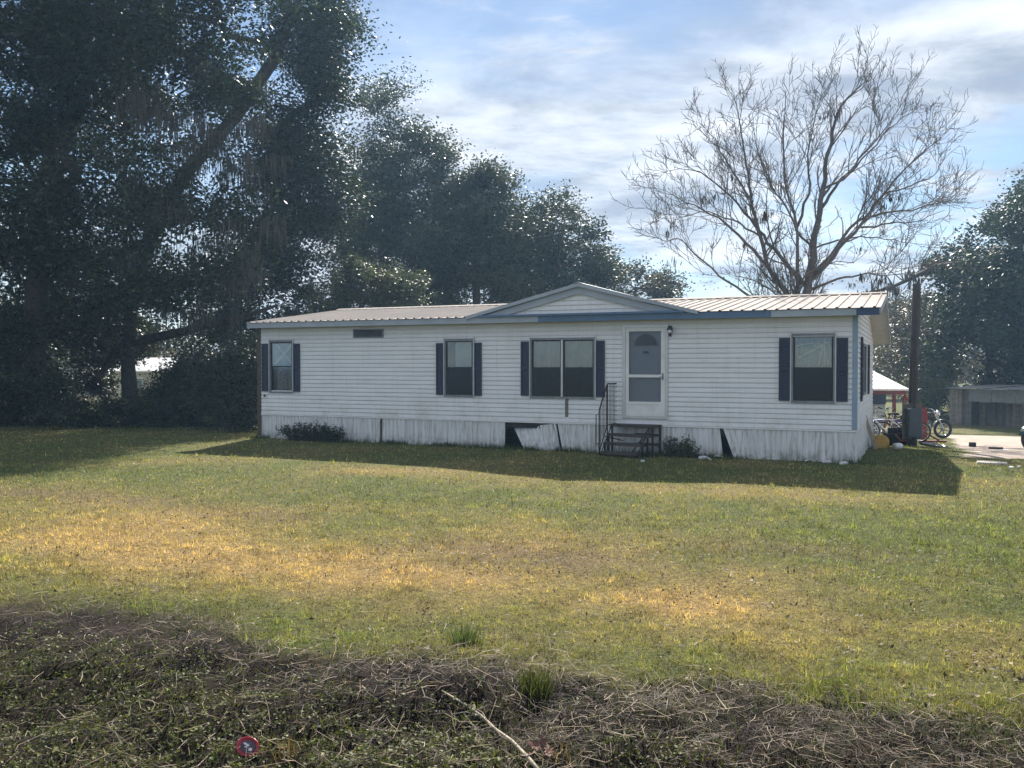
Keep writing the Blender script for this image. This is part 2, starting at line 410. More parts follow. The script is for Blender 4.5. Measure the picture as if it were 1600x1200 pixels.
class MB:
    def __init__(s): s.v, s.f = [], []
    def add(s, vs, fs):
        b = len(s.v); s.v += [tuple(map(float, q)) for q in vs]; s.f += [tuple(i + b for i in f) for f in fs]; return s
    def box(s, x0, x1, y0, y1, z0, z1, M=None):
        vs = [(x, y, z) for z in (z0, z1) for y in (y0, y1) for x in (x0, x1)]
        if M is not None: vs = [tuple(M @ Vector(q)) for q in vs]
        return s.add(vs, [(0, 2, 3, 1), (4, 5, 7, 6), (0, 1, 5, 4), (2, 6, 7, 3), (0, 4, 6, 2), (1, 3, 7, 5)])
    def tube(s, pts, rad, n=8, cap=True):
        pts = [Vector(p) for p in pts]; rr = rad if isinstance(rad, (list, tuple)) else [rad] * len(pts)
        b = len(s.v); up = None
        for i, p in enumerate(pts):
            t = (pts[min(i + 1, len(pts) - 1)] - pts[max(i - 1, 0)]).normalized()
            if up is None: up = t.orthogonal().normalized()
            up = (up - t * up.dot(t)).normalized(); w = t.cross(up)
            for j in range(n):
                a = 2 * math.pi * j / n; s.v.append(tuple(p + (up * math.cos(a) + w * math.sin(a)) * rr[i]))
        for i in range(len(pts) - 1):
            for j in range(n):
                a, c = b + i * n + j, b + i * n + (j + 1) % n; s.f.append((a, c, c + n, a + n))
        if cap:
            s.f.append(tuple(b + j for j in reversed(range(n)))); e = b + (len(pts) - 1) * n
            s.f.append(tuple(e + j for j in range(n)))
        return s
    def ring(s, c, axis, r, w, n=20, m=6):           # a torus
        c, ax = Vector(c), Vector(axis).normalized(); u = ax.orthogonal().normalized(); v = ax.cross(u); b = len(s.v)
        for i in range(n):
            a = 2 * math.pi * i / n; d = u * math.cos(a) + v * math.sin(a)
            for j in range(m):
                t = 2 * math.pi * j / m; s.v.append(tuple(c + d * (r + w * math.cos(t)) + ax * w * math.sin(t)))
        for i in range(n):
            for j in range(m):
                a, bb = i * m + j, i * m + (j + 1) % m; c2, d2 = ((i + 1) % n) * m + (j + 1) % m, ((i + 1) % n) * m + j
                s.f.append((b + a, b + bb, b + c2, b + d2))
        return s
    def lathe(s, prof, n=20, M=None):
        b = len(s.v); M = M or Matrix()
        for r, z in prof:
            for j in range(n):
                a = 2 * math.pi * j / n; s.v.append(tuple(M @ Vector((r * math.cos(a), r * math.sin(a), z))))
        for i in range(len(prof) - 1):
            for j in range(n):
                a, c = b + i * n + j, b + i * n + (j + 1) % n; s.f.append((a, c, c + n, a + n))
        s.f.append(tuple(b + j for j in reversed(range(n)))); e = b + (len(prof) - 1) * n
        s.f.append(tuple(e + j for j in range(n)))
        return s
    def prism(s, poly, axis, a, b):                  # polygon extruded along an axis: 'x' (poly is y,z) or 'y' (poly is x,z)
        n = len(poly)
        f3 = (lambda u, v, w: (w, u, v)) if axis == 'x' else (lambda u, v, w: (u, w, v))
        return s.add([f3(u, v, a) for u, v in poly] + [f3(u, v, b) for u, v in poly],
                     [tuple(range(n)), tuple(reversed(range(n, 2 * n)))] + [(i, i + n, (i + 1) % n + n, (i + 1) % n) for i in range(n)])
    def mesh(s, name, smooth=False, bevel=0.0):
        import bmesh
        me = bpy.data.meshes.new(name); me.from_pydata(s.v, [], s.f)
        bm = bmesh.new(); bm.from_mesh(me); bmesh.ops.recalc_face_normals(bm, faces=bm.faces)
        if bevel: bmesh.ops.bevel(bm, geom=bm.edges[:], offset=bevel, segments=1, affect='EDGES', clamp_overlap=True)
        if smooth:
            for f in bm.faces: f.smooth = True
        bm.to_mesh(me); bm.free(); me.update(); return me
    def build(s, name, mat, parent=None, smooth=False, bevel=0.0, **kw):
        return link(name, s.mesh(name, smooth, bevel), mat, parent, **kw)

# ================================================================== GROUND
def axis_pts(lo, hi, c, fine, n):
    t = np.linspace(-1, 1, n); k = 6.2
    v = np.sinh(k * t) / np.sinh(k)
    out = np.where(v < 0, c + v * (c - lo), c + v * (hi - c)); return out
gx = axis_pts(-600, 600, 0.0, 0.1, 230); gy = axis_pts(-250, 900, 6.0, 0.1, 270)
X, Y = np.meshgrid(gx, gy, indexing='ij'); Z = terrain(X, Y)
V = np.stack([X.ravel(), Y.ravel(), Z.ravel()], 1)
nx, ny = X.shape; I = np.arange(nx * ny).reshape(nx, ny)
Fq = np.stack([I[:-1, :-1].ravel(), I[1:, :-1].ravel(), I[1:, 1:].ravel(), I[:-1, 1:].ravel()], 1)
gt = np.stack([dryness(X, Y).ravel(), brownness(X, Y).ravel(), (verge(X, Y) * (0.75 + 0.5 * fbm(X * 2, Y * 2))).clip(0, 1).ravel()], 1)
mesh_np('ground', V, Fq, 'ground', tint=gt, smooth=True, kind='structure')

# sandy drive, a sheet following the ground
q0, q1, p0, p1 = 14.5, 44.0, 0.5, 24.5
qs, ps = np.meshgrid(np.linspace(q0, q1, 130), np.linspace(p0, p1, 110), indexing='ij')
X = LC[0] + U[0] * qs + N[0] * ps; Y = LC[1] + U[1] * qs + N[1] * ps
msk = drive_mask(X, Y); Z = terrain(X, Y) + 0.012 + 0.02 * (fbm(X * 1.5, Y * 1.5, 2) - 0.3) * msk
V = np.stack([X.ravel(), Y.ravel(), Z.ravel()], 1); I = np.arange(X.size).reshape(X.shape)
keep = (msk[:-1, :-1] + msk[1:, 1:] + msk[1:, :-1] + msk[:-1, 1:]) > 1.0
Fq = np.stack([I[:-1, :-1][keep], I[1:, :-1][keep], I[1:, 1:][keep], I[:-1, 1:][keep]], 1)
mesh_np('dirt_driveway', V, Fq, 'sand', tint=np.repeat(msk.ravel()[:, None], 3, 1), smooth=True, kind='structure')

# ================================================================== MOBILE HOME (local: x along the front, y back, z up)
home = empty('mobile_home', (LC[0], LC[1], 0), HOUSE_RZ,
             label='long white mobile home with navy shutters, ribbed metal roof and broken skirting', cat='house')
ZS, ZE, ZT = 0.64, 2.885, 3.03           # siding bottom, fascia bottom, roof edge
CO = 0.1021
WIN = [(0.38, 1.09, 1.22, 2.52), (5.57, 6.30, 1.20, 2.50), (7.78, 9.28, 1.20, 2.49), (13.46, 14.24, 1.19, 2.51)]
DOOR = (9.96, 10.90, 0.80, 2.75)
VENT = (2.97, 3.85, 2.59, 2.80)
ENDWIN = (2.35, 3.35, 1.28, 2.36)

def frame_boxes(mb, s0, s1, z0, z1, holes, t0, t1):
    """a wall slab with rectangular holes, as butting boxes"""
    xs = sorted({s0, s1, *[h[0] for h in holes], *[h[1] for h in holes]})
    for a, b in zip(xs, xs[1:]):
        hs = sorted([h for h in holes if h[0] <= a and h[1] >= b], key=lambda h: h[2]); z = z0
        for h in hs:
            mb.box(a, b, t0, t1, z, h[2]); z = h[3]
        mb.box(a, b, t0, t1, z, z1)
mb = MB(); frame_boxes(mb, 0.0, HOUSE_L, ZS - 0.03, ZE + 0.02, WIN + [DOOR], 0.0, 0.12)
fw = mb.build('front_wall', 'white_paint', home)
mb = MB(); mb.box(0, 0.12, 0.12, HOUSE_D, ZS - 0.03, 2.66); mb.build('end_wall', 'white_paint', home)
mb = MB(); mb.box(0.12, HOUSE_L - 0.12, HOUSE_D - 0.12, HOUSE_D, ZS - 0.03, 2.66); mb.build('back_wall', 'white_paint', home)
mb = MB()
for a, b, zz0, zz1 in ((0.12, ENDWIN[0], ZS - 0.03, 2.66), (ENDWIN[1], HOUSE_D, ZS - 0.03, 2.66), (ENDWIN[0], ENDWIN[1], ZS - 0.03, ENDWIN[2]), (ENDWIN[0], ENDWIN[1], ENDWIN[3], 2.66)):
    mb.box(HOUSE_L - 0.12, HOUSE_L, a, b, zz0, zz1)
mb.prism([(0.12, 2.662), (HOUSE_D, 2.662), (3.8, 3.53), (0.12, 2.98)], 'x', HOUSE_L - 0.12, HOUSE_L)
ew = mb.build('end_wall', 'white_paint', home)
mb = MB(); mb.prism([(0.12, 2.662), (HOUSE_D, 2.662), (3.8, 3.53), (0.12, 2.98)], 'x', 0.0, 0.12); mb.build('gable_wall', 'white_paint', home)
mb = MB(); mb.box(0.02, HOUSE_L - 0.02, 0.02, HOUSE_D - 0.02, ZS - 0.16, ZS - 0.032); mb.build('floor', 'dark_void', home)
mb = MB(); mb.box(0.125, HOUSE_L - 0.125, 0.125, HOUSE_D - 0.125, 2.64, 2.659); mb.build('ceiling', 'interior', home)
mb = MB()                                        # partitions keep each room dim
for s in (3.0, 7.0, 11.3): mb.box(s, s + 0.08, 0.125, HOUSE_D - 0.125, ZS - 0.03, 2.638)
mb.box(0.125, HOUSE_L - 0.125, 3.8, 3.86, ZS - 0.03, 2.637)
mb.build('partition', 'interior', home)

# lap siding, one object per board
def lap(a, b, z0, h, j=0.0):
    prof = [(z0, -0.026), (z0 + 0.80 * h, -0.013), (z0 + 0.86 * h, -0.003), (z0 + h - 0.001, -0.002), (z0 + h - 0.001, 0.0), (z0, 0.0)]
    m = MB(); n = len(prof)
    m.add([(a, t, z + j * 0.0) for z, t in prof] + [(b, t, z + j) for z, t in prof],
          [tuple(range(n)), tuple(reversed(range(n, 2 * n)))] + [(i, (i + 1) % n, (i + 1) % n + n, i + n) for i in range(n)])
    return m
for kx in range(22):
    z0 = ZS + kx * CO; zc = z0 + CO / 2
    cuts = sorted([(h[0], h[1]) for h in WIN + [DOOR, VENT] if h[2] - 0.015 < zc < h[3] + 0.015])
    cuts += [(8.595, 8.675)] if 0.76 < zc < 1.19 else []
    cuts.sort(); segs, s = [], 0.07
    for a, b in cuts: segs.append((s, a)); s = b
    segs.append((s, HOUSE_L - 0.06))
    for a, b in segs:
        parts = [a]
        while b - parts[-1] > 4.4: parts.append(parts[-1] + random.uniform(2.6, 3.9))
        parts.append(b)
        for u, v in zip(parts, parts[1:]):
            if v - u < 0.03: continue
            lap(u, v - 0.0015, z0 + random.uniform(-0.0015, 0.0015), CO, random.uniform(-0.004, 0.004)).build('siding_board', 'vinyl', fw)
# end wall boards (facing +x)
for kx in range(29):
    z0 = ZS + kx * CO; zc = z0 + CO / 2
    if zc > 3.42: break
    if zc < 2.64: a, b = 0.0, HOUSE_D
    else:
        b = 3.8 + (3.53 - zc) / (3.53 - 2.662) * (HOUSE_D - 3.8); a = 0.0 if zc < 2.95 else 3.8 - (3.53 - zc) / (3.53 - 2.95) * 3.7
        a, b = a + 0.05, b - 0.08
    segs = [(a, ENDWIN[0]), (ENDWIN[1], b)] if ENDWIN[2] < zc < ENDWIN[3] else [(a, b)]
    for u, v in segs:
        m = lap(u, v, z0 + random.uniform(-0.0015, 0.0015), CO, random.uniform(-0.004, 0.004))
        m.v = [(HOUSE_L - t, x, z) for x, t, z in m.v]; m.build('siding_board', 'vinyl', ew)
# weathered strip showing where a board end is missing below the wide window
mb = MB(); mb.box(8.597, 8.673, -0.012, -0.001, 0.76, 1.19)
mb.build('bare_strip', 'grey_wood', fw, label='bare grey strip where siding is missing')
# bottom starter trim and corner posts
mb = MB(); mb.box(0.0, HOUSE_L + 0.012, -0.030, -0.001, ZS - 0.036, ZS - 0.004); mb.build('starter_trim', 'white_paint', home)
mb = MB(); mb.box(HOUSE_L + 0.001, HOUSE_L + 0.030, -0.029, HOUSE_D, ZS - 0.036, ZS - 0.004); mb.build('starter_trim', 'white_paint', home)
mb = MB(); mb.box(HOUSE_L - 0.06, HOUSE_L + 0.034, -0.034, -0.001, ZS + 0.02, ZE); mb.box(HOUSE_L + 0.001, HOUSE_L + 0.0345, -0.001, 0.10, ZS + 0.02, ZE)
mb.build('corner_trim', 'trim_blue', home, label='faded blue corner trim')
mb = MB(); mb.box(-0.05, 0.068, -0.034, -0.001, 0.05, ZE); mb.box(-0.05, -0.001, -0.001, 0.10, 0.05, ZE)
mb.build('corner_trim', 'brown_wood', home, label='dark brown corner board')

# windows
def window(s0, s1, z0, z1, style, bays=1, host=home, T=None):
    w = link('window', None, None, host) if False else None
    fl = 0.035
    m = MB(); frame_boxes(m, s0 - fl, s1 + fl, z0 - fl, z1 + fl, [(s0 + 0.012, s1 - 0.012, z0 + 0.012, z1 - 0.012)], -0.040, 0.060)
    win = m.build('window', 'steel_grey', host)
    for x in (s0 - fl - 0.008, s1 + fl - 0.012):                    # bright storm tracks at both sides
        m = MB(); m.box(x, x + 0.020, -0.052, -0.0405, z0 - fl, z1 + fl + 0.05); m.build('side_track', 'alu_trim', win)
    wd = (s1 - s0 - 0.024) / bays; zm = (z0 + z1) / 2 + 0.0
    for bq in range(bays):
        a, b = s0 + 0.012 + bq * wd, s0 + 0.012 + (bq + 1) * wd
        if bq:
            m = MB(); m.box(a - 0.022, a + 0.022, -0.055, 0.059, z0 + 0.012, z1 - 0.012); m.build('mullion', 'alu_trim', win)
        g = 0.024 if bays > 1 else 0.0
        aa, bb = a + (g if bq else 0), b - (g if bq < bays - 1 else 0)
        for name, c0, c1, yy, mt in (('upper_sash', zm - 0.012, z1 - 0.013, -0.012, 'window_glass'), ('lower_sash', z0 + 0.013, zm + 0.022, 0.018, 'window_glass')):
            m = MB(); frame_boxes(m, aa, bb, c0, c1, [(aa + 0.030, bb - 0.030, c0 + 0.030, c1 - 0.030)], yy, yy + 0.026)
            sash = m.build(name, 'iron', win)
            m = MB(); m.box(aa + 0.030, bb - 0.030, yy + 0.010, yy + 0.015, c0 + 0.030, c1 - 0.030); m.build('pane', mt, sash)
        if style != 'patched':
            m = MB(); m.box(aa + 0.01, bb - 0.01, -0.034, -0.031, z0 + 0.014, zm + 0.01); m.build('insect_screen', 'insect_screen', win)
        hang = {'curtain': ('curtain', z0 + 0.02, z1 - 0.02), 'sheet': None, 'plastic': ('curtain_teal', zm - 0.05, z1 - 0.02),
                'patched': ('curtain_teal', zm - 0.02, z1 - 0.02)}[style]
        if hang:
            mt, h0, h1 = hang; n = 34; vs, fs = [], []
            for i in range(n + 1):
                x = aa - 0.02 + (bb - aa + 0.04) * i / n; yy = 0.095 + 0.018 * math.sin(i * 1.25 + bq) + 0.006 * math.sin(i * 3.1)
                vs += [(x, yy, h0), (x, yy + 0.01, h1), (x, yy + 0.004, h0), (x, yy + 0.014, h1)]
            for i in range(n):
                p = 4 * i; fs += [(p, p + 4, p + 5, p + 1), (p + 2, p + 3, p + 7, p + 6)]
            MB().add(vs, fs).build('curtain', mt, win, smooth=True)
    return win
def strip(win, p, q, w, y, mt, name):
    d = (Vector(q) - Vector(p)).normalized(); nrm = Vector((-d.y, d.x)) * w / 2
    c = [Vector(p) + nrm, Vector(p) - nrm, Vector(q) - nrm, Vector(q) + nrm]
    MB().add([(v.x, y, v.y) for v in c] + [(v.x, y + 0.004, v.y) for v in c],
             [(0, 1, 2, 3), (7, 6, 5, 4), (0, 4, 5, 1), (1, 5, 6, 2), (2, 6, 7, 3), (3, 7, 4, 0)]).build(name, mt, win)
w1 = window(*WIN[0], 'patched')
strip(w1, (0.44, 1.92), (1.02, 2.46), 0.07, 0.070, 'sheet_white', 'tape_strip'); strip(w1, (0.50, 2.45), (1.03, 1.92), 0.055, 0.064, 'sheet_white', 'tape_strip')
mb = MB(); mb.box(0.53, 0.86, 0.066, 0.072, 1.27, 1.80); mb.build('poster', 'poster_print', w1, label='patterned poster behind the lower pane')
mb = MB(); mb.box(0.875, 1.03, 0.067, 0.073, 1.27, 1.80); mb.build('curtain', 'curtain', w1)
w2 = window(*WIN[1], 'sheet')
mb = MB(); mb.prism([(5.79, 1.80), (6.27, 1.80), (6.27, 2.47), (5.86, 2.47), (5.79, 2.42)], 'y', 0.068, 0.078); mb.build('white_panel', 'sheet_white', w2, bevel=0.002)
mb = MB(); mb.box(5.80, 6.24, 0.066, 0.072, 1.66, 1.79); mb.build('window_shelf', 'curtain', w2)
w3 = window(*WIN[2], 'curtain', bays=2)
w4 = window(*WIN[3], 'plastic')
for p, q, wd in (((13.56, 2.06), (14.14, 2.38), 0.035), ((14.06, 1.90), (14.05, 2.42), 0.03), ((13.94, 1.90), (14.02, 2.32), 0.03), ((14.12, 1.92), (14.06, 2.3), 0.02), ((13.52, 2.30), (13.85, 2.36), 0.02)):
    strip(w4, p, q, wd, 0.062, 'sheet_white', 'plastic_fold')
mb = MB(); mb.box(13.50, 14.20, 0.070, 0.076, 1.24, 1.80); mb.build('curtain', 'interior', w4)
# end-wall window, seen edge on
mb = MB(); frame_boxes(mb, ENDWIN[0] - .03, ENDWIN[1] + .03, ENDWIN[2] - .03, ENDWIN[3] + .03, [(ENDWIN[0] + .03, ENDWIN[1] - .03, ENDWIN[2] + .03, ENDWIN[3] - .03)], -0.045, 0.05)
mb.v = [(HOUSE_L - t, x, z) for x, t, z in mb.v]; wend = mb.build('window', 'steel_grey', home)
mb = MB(); mb.box(HOUSE_L - 0.012, HOUSE_L - 0.006, ENDWIN[0] + .03, ENDWIN[1] - .03, ENDWIN[2] + .03, ENDWIN[3] - .03); mb.build('pane', 'window_glass', wend)

# louvred shutters
def shutter(a, b, z0, z1, end=False):
    m = MB(); frame_boxes(m, a, b, z0, z1, [(a + 0.035, b - 0.035, z0 + 0.05, (z0 + z1) / 2 - 0.03), (a + 0.035, b - 0.035, (z0 + z1) / 2 + 0.03, z1 - 0.05)], -0.058, -0.027)
    m.box(a + 0.034, b - 0.034, -0.036, -0.0275, z0 + 0.049, z1 - 0.049)
    l = MB(); z = z0 + 0.06
    while z < z1 - 0.08:
        if not (z0 + z1) / 2 - 0.06 < z < (z0 + z1) / 2 + 0.03:
            l.add([(a + 0.036, -0.052, z), (b - 0.036, -0.052, z), (b - 0.036, -0.0362, z + 0.03), (a + 0.036, -0.0362, z + 0.03), (a + 0.036, -0.0362, z), (b - 0.036, -0.0362, z)],
                  [(0, 1, 2, 3), (0, 4, 5, 1), (0, 3, 4), (1, 5, 2)])
        z += 0.042
    if end:
        for q in (m, l): q.v = [(HOUSE_L - t, x, zc) for x, t, zc in q.v]
    o = m.build('shutter', 'shutter_navy', home); l.build('louvre', 'shutter_navy', o, kind='stuff')
for a, b, z0, z1 in ((0.115, 0.315, 1.23, 2.47), (1.135, 1.335, 1.23, 2.46), (5.33, 5.52, 1.21, 2.435), (6.345, 6.53, 1.20, 2.435),
                     (7.53, 7.735, 1.22, 2.45), (9.325, 9.525, 1.22, 2.45), (13.20, 13.415, 1.20, 2.46), (14.29, 14.50, 1.20, 2.45)):
    shutter(a, b, z0, z1)
shutter(1.25, 1.62, 1.16, 2.50, True); shutter(4.35, 4.78, 1.22, 2.40, True)

# roof vent grille, meter plate
mb = MB(); frame_boxes(mb, VENT[0], VENT[1], VENT[2], VENT[3], [(VENT[0] + .02, VENT[1] - .02, VENT[2] + .02, VENT[3] - .02)], -0.045, -0.001)
vg = mb.build('vent_grille', 'steel_grey', home)
mb = MB(); mb.box(VENT[0] + .02, VENT[1] - .02, -0.006, -0.002, VENT[2] + .02, VENT[3] - .02); mb.build('backing', 'dark_void', vg)
for i in range(5):
    z = VENT[2] + 0.028 + i * 0.033
    mb = MB(); mb.add([(VENT[0] + .02, -.040, z), (VENT[1] - .02, -.040, z), (VENT[1] - .02, -.012, z + .024), (VENT[0] + .02, -.012, z + .024), (VENT[0] + .02, -.036, z - .003), (VENT[1] - .02, -.036, z - .003), (VENT[1] - .02, -.008, z + .021), (VENT[0] + .02, -.008, z + .021)],
                    [(0, 1, 2, 3), (7, 6, 5, 4), (0, 4, 5, 1), (1, 5, 6, 2), (2, 6, 7, 3), (3, 7, 4, 0)]); mb.build('slat', 'steel_grey', vg)
mb = MB(); mb.box(0.15, 0.27, -0.05, -0.022, 1.06, 1.17); oc = mb.build('outlet_box', 'white_plastic', home, bevel=0.004)
mb = MB(); mb.box(0.175, 0.245, -0.056, -0.0505, 1.085, 1.145); mb.build('outlet_cover', 'black_plastic', oc)

# door
mb = MB(); frame_boxes(mb, DOOR[0] - 0.03, DOOR[1] + 0.03, DOOR[2] - 0.03, DOOR[3] + 0.03, [(DOOR[0] + .035, DOOR[1] - .035, DOOR[2] + .02, DOOR[3] - .035)], -0.045, 0.115)
door = mb.build('door', 'alu_trim', home)
D0, D1, DZ0, DZ1 = DOOR[0] + 0.037, DOOR[1] - 0.037, DOOR[2] + 0.022, DOOR[3] - 0.037
mb = MB(); mb.box(D0, D1, 0.045, 0.085, DZ0, DZ1); inner = mb.build('inner_door', 'door_panel', door)
fan = [(10.43 + 0.27 * math.cos(a), 2.32 + 0.27 * math.sin(a)) for a in np.linspace(0, math.pi, 15)]
mb = MB(); mb.prism(fan, 'y', 0.034, 0.0445); mb.build('fanlight', 'steel_grey', inner)
mb = MB(); mb.prism([(10.43 + 0.235 * math.cos(a), 2.335 + 0.235 * math.sin(a)) for a in np.linspace(0, math.pi, 15)], 'y', 0.029, 0.0338); mb.build('fanlight_pane', 'print_dark', inner)
mb = MB(); mb.prism([(10.37, 2.165), (10.49, 2.165), (10.495, 2.20), (10.46, 2.215), (10.43, 2.205), (10.40, 2.215), (10.365, 2.20)], 'y', 0.030, 0.0445); mb.build('number_plate', 'black_plastic', inner)
mb = MB(); frame_boxes(mb, D0, D1, DZ0, DZ1, [(D0 + .075, D1 - .085, 1.71, DZ1 - .075), (D0 + .075, D1 - .085, 1.13, 1.65), (D0 + .075, D1 - .085, 0.88, 1.07)], -0.035, -0.008)
storm = mb.build('storm_door', 'white_paint', door)
for a, b in ((1.71, DZ1 - .075), (1.13, 1.65)):
    mb = MB(); mb.box(D0 + .075, D1 - .085, -0.022, -0.018, a, b); mb.build('screen_panel', 'door_screen', storm)
mb = MB(); mb.box(D0 + .075, D1 - .085, -0.026, -0.012, 0.88, 1.07); mb.build('kick_panel', 'white_paint', storm)
mb = MB(); mb.box(D1 - .060, D1 - .030, -0.050, -0.0355, 1.60, 1.74); mb.tube([(D1 - .045, -0.05, 1.66), (D1 - .045, -0.085, 1.66), (D1 - .10, -0.085, 1.66)], 0.009, 6); mb.build('door_handle', 'steel_grey', storm)
# porch lamp
mb = MB(); mb.box(10.95, 11.0, -0.05, -0.02, 2.52, 2.62); mb.tube([(10.975, -0.05, 2.58), (10.975, -0.10, 2.66), (10.99, -0.13, 2.68)], 0.016, 6)
lamp = mb.build('porch_lamp', 'black_plastic', home)
Ml = Matrix.Translation((10.995, -0.13, 2.68)) @ Matrix.Rotation(R(150), 4, 'X')
mb = MB(); mb.lathe([(0.02, -0.06), (0.045, -0.045), (0.06, 0.0), (0.062, 0.05)], 12, Ml); mb.build('lamp_shade', 'black_plastic', lamp, smooth=True)
mb = MB(); mb.lathe([(0.005, 0.045), (0.035, 0.05), (0.05, 0.07), (0.035, 0.095), (0.005, 0.10)], 12, Ml); mb.build('bulb', 'white_plastic', lamp, smooth=True)

# roof: ribbed sheets, front and back
ES, EE, TR, ZR, TF = -0.17, 15.09, 3.8, 3.575, -0.28
TB, ZB = 7.95, 2.60
mb = MB()
mb.prism([(TF + 0.02, ZT - 0.03), (TR, ZR - 0.03), (TB - 0.02, ZB - 0.03), (TB - 0.02, ZB - 0.10), (TR, ZR - 0.10), (TF + 0.02, ZT - 0.10)], 'x', ES + 0.03, EE - 0.03)
roof = mb.build('roof', 'soffit', home)
NP = 17; PW = (EE - ES) / NP
def sheet(y0, z0, y1, z1):
    prof = [(0.0, 0.004)]
    for i in range(4):
        c = (i + 0.5) * PW / 4; prof += [(c - .030, .004), (c - .016, .028), (c + .016, .028), (c + .030, .004)]
    prof.append((PW + 0.004, 0.004)); n = len(prof)
    v = [(x, y0, z0 + h) for x, h in prof] + [(x, y1, z1 + h) for x, h in prof] + [(x, y0, z0 + h - 0.003) for x, h in prof] + [(x, y1, z1 + h - 0.003) for x, h in prof]
    f = []
    for i in range(n - 1): f += [(i, i + 1, n + i + 1, n + i), (2 * n + i + 1, 2 * n + i, 3 * n + i, 3 * n + i + 1), (i, 2 * n + i, 2 * n + i + 1, i + 1)]
    return MB().add(v, f).mesh('roof_sheet')
for me in (sheet(TF - 0.03, ZT - 0.004 - 0.018, TR, ZR - 0.018), sheet(TB + 0.03, ZB - 0.018 - 0.006, TR, ZR - 0.018)):
    me.materials.append(MATS['roof_metal'])
    for i in range(NP):
        o = bpy.data.objects.new('roof_sheet', me); COL.objects.link(o); o.parent = roof; o.location = (ES + i * PW, 0, random.uniform(0, 0.002) + 0.001 * (i % 2))
mb = MB(); mb.prism([(TR - 0.16, ZR + 0.000), (TR, ZR + 0.038), (TR + 0.16, ZR + 0.0), (TR + 0.16, ZR - 0.006), (TR, ZR + 0.03), (TR - 0.16, ZR - 0.006)], 'x', ES, EE)
mb.build('ridge_cap', 'roof_metal', roof)
# rake edges at both ends, soffit panels of the gable overhang
for sx0, sx1 in ((ES - 0.004, ES + 0.028), (EE - 0.028, EE + 0.004)):
    mb = MB(); mb.prism([(TF, ZT - 0.14), (TF, ZT - 0.028), (TR, ZR - 0.028), (TB, ZB - 0.028), (TB, ZB - 0.14), (TR, ZR - 0.14)], 'x', sx0, sx1); mb.build('rake_board', 'fascia_grey', home)
mb = MB(); mb.box(ES, EE, TB - 0.018, TB + 0.004, ZB - 0.15, ZB - 0.03); mb.build('fascia_board', 'fascia_grey', home)
mb = MB(); mb.box(ES, EE, TF + 0.024, -0.001, ZE - 0.004, ZE + 0.010); mb.build('soffit', 'soffit', home)
for a, b, mt, lb in ((ES, 8.05, 'fascia_grey', None), (8.05, 13.07, 'fascia_blue', 'blue fascia board'), (13.07, 14.66, 'fascia_grey', None), (14.66, EE, 'fascia_navy', 'navy fascia end')):
    mb = MB(); mb.box(a, b - 0.003, TF, TF + 0.023, ZE - 0.015, ZT - 0.028); mb.build('fascia_board', mt, home, label=lb)
# dormer gable over the door and wide window
GL, GP, GR, GZ0, GZ1 = 6.24, 9.0, 11.64, 3.005, 3.70
mb = MB(); mb.prism([(GL + 0.5, ZT - 0.005), (GR - 0.5, ZT - 0.005), (GP, GZ1 - 0.10)], 'y', -0.19, -0.05)
gab = mb.build('dormer_gable', 'white_paint', home)
sl_l, sl_r = (GZ1 - GZ0) / (GP - GL), (GZ1 - GZ0) / (GR - GP)
for kx in range(6):
    z0 = ZT + 0.0 + kx * CO
    a, b = GL + (z0 + 0.10 - GZ0) / sl_l + 0.34, GR - (z0 + 0.10 - GZ0) / sl_r - 0.34
    a2, b2 = GL + (z0 + CO + 0.05 - GZ0) / sl_l + 0.2, GR - (z0 + CO + 0.05 - GZ0) / sl_r - 0.2
    if b - a < 0.1: break
    m = lap(a, b, z0, CO); m.v = [(x, t - 0.192, z) for x, t, z in m.v]; m.build('siding_board', 'vinyl', gab)
def rakeband(off0, off1, y0, y1, name, mt, par):
    zc = ZT - 0.026; xl = lambda o_: GL + (zc - GZ0 + o_) / sl_l; xr = lambda o_: GR - (zc - GZ0 + o_) / sl_r
    for pp in ([(xl(off1), zc), (GP, GZ1 - off1), (GP, GZ1 - off0), (xl(off0), zc)], [(GP, GZ1 - off1), (xr(off1), zc), (xr(off0), zc), (GP, GZ1 - off0)]):
        MB().prism(pp, 'y', y0, y1).build(name, mt, par)
mb = MB(); mb.box(GL + 0.32, GR - 0.32, -0.335, -0.262, ZT - 0.027, ZT + 0.018); mb.build('gable_sill', 'fascia_blue', gab)
rakeband(0.075, 0.225, -0.262, -0.218, 'rake_board', 'fascia_grey', gab)
# dormer roof slabs running back into the main roof
for (xa, za, xb, zb) in ((GL + 0.02, GZ0 + 0.030, GP, GZ1), (GP, GZ1, GR - 0.02, GZ0 + 0.029)):
    m = MB(); m.prism([(xa, za - 0.078), (xb, zb - 0.078), (xb, zb), (xa, za)], 'y', -0.325, 3.78)
    m.build('dormer_roof', 'trim_blue' if False else 'fascia_grey', gab)
mb = MB(); mb.prism([(GP - 0.16, GZ1 - 0.035), (GP, GZ1 + 0.014), (GP + 0.16, GZ1 - 0.035), (GP + 0.16, GZ1 - 0.027), (GP, GZ1 + 0.022), (GP - 0.16, GZ1 - 0.027)], 'y', -0.33, 3.8); mb.build('dormer_ridge', 'fascia_grey', gab)

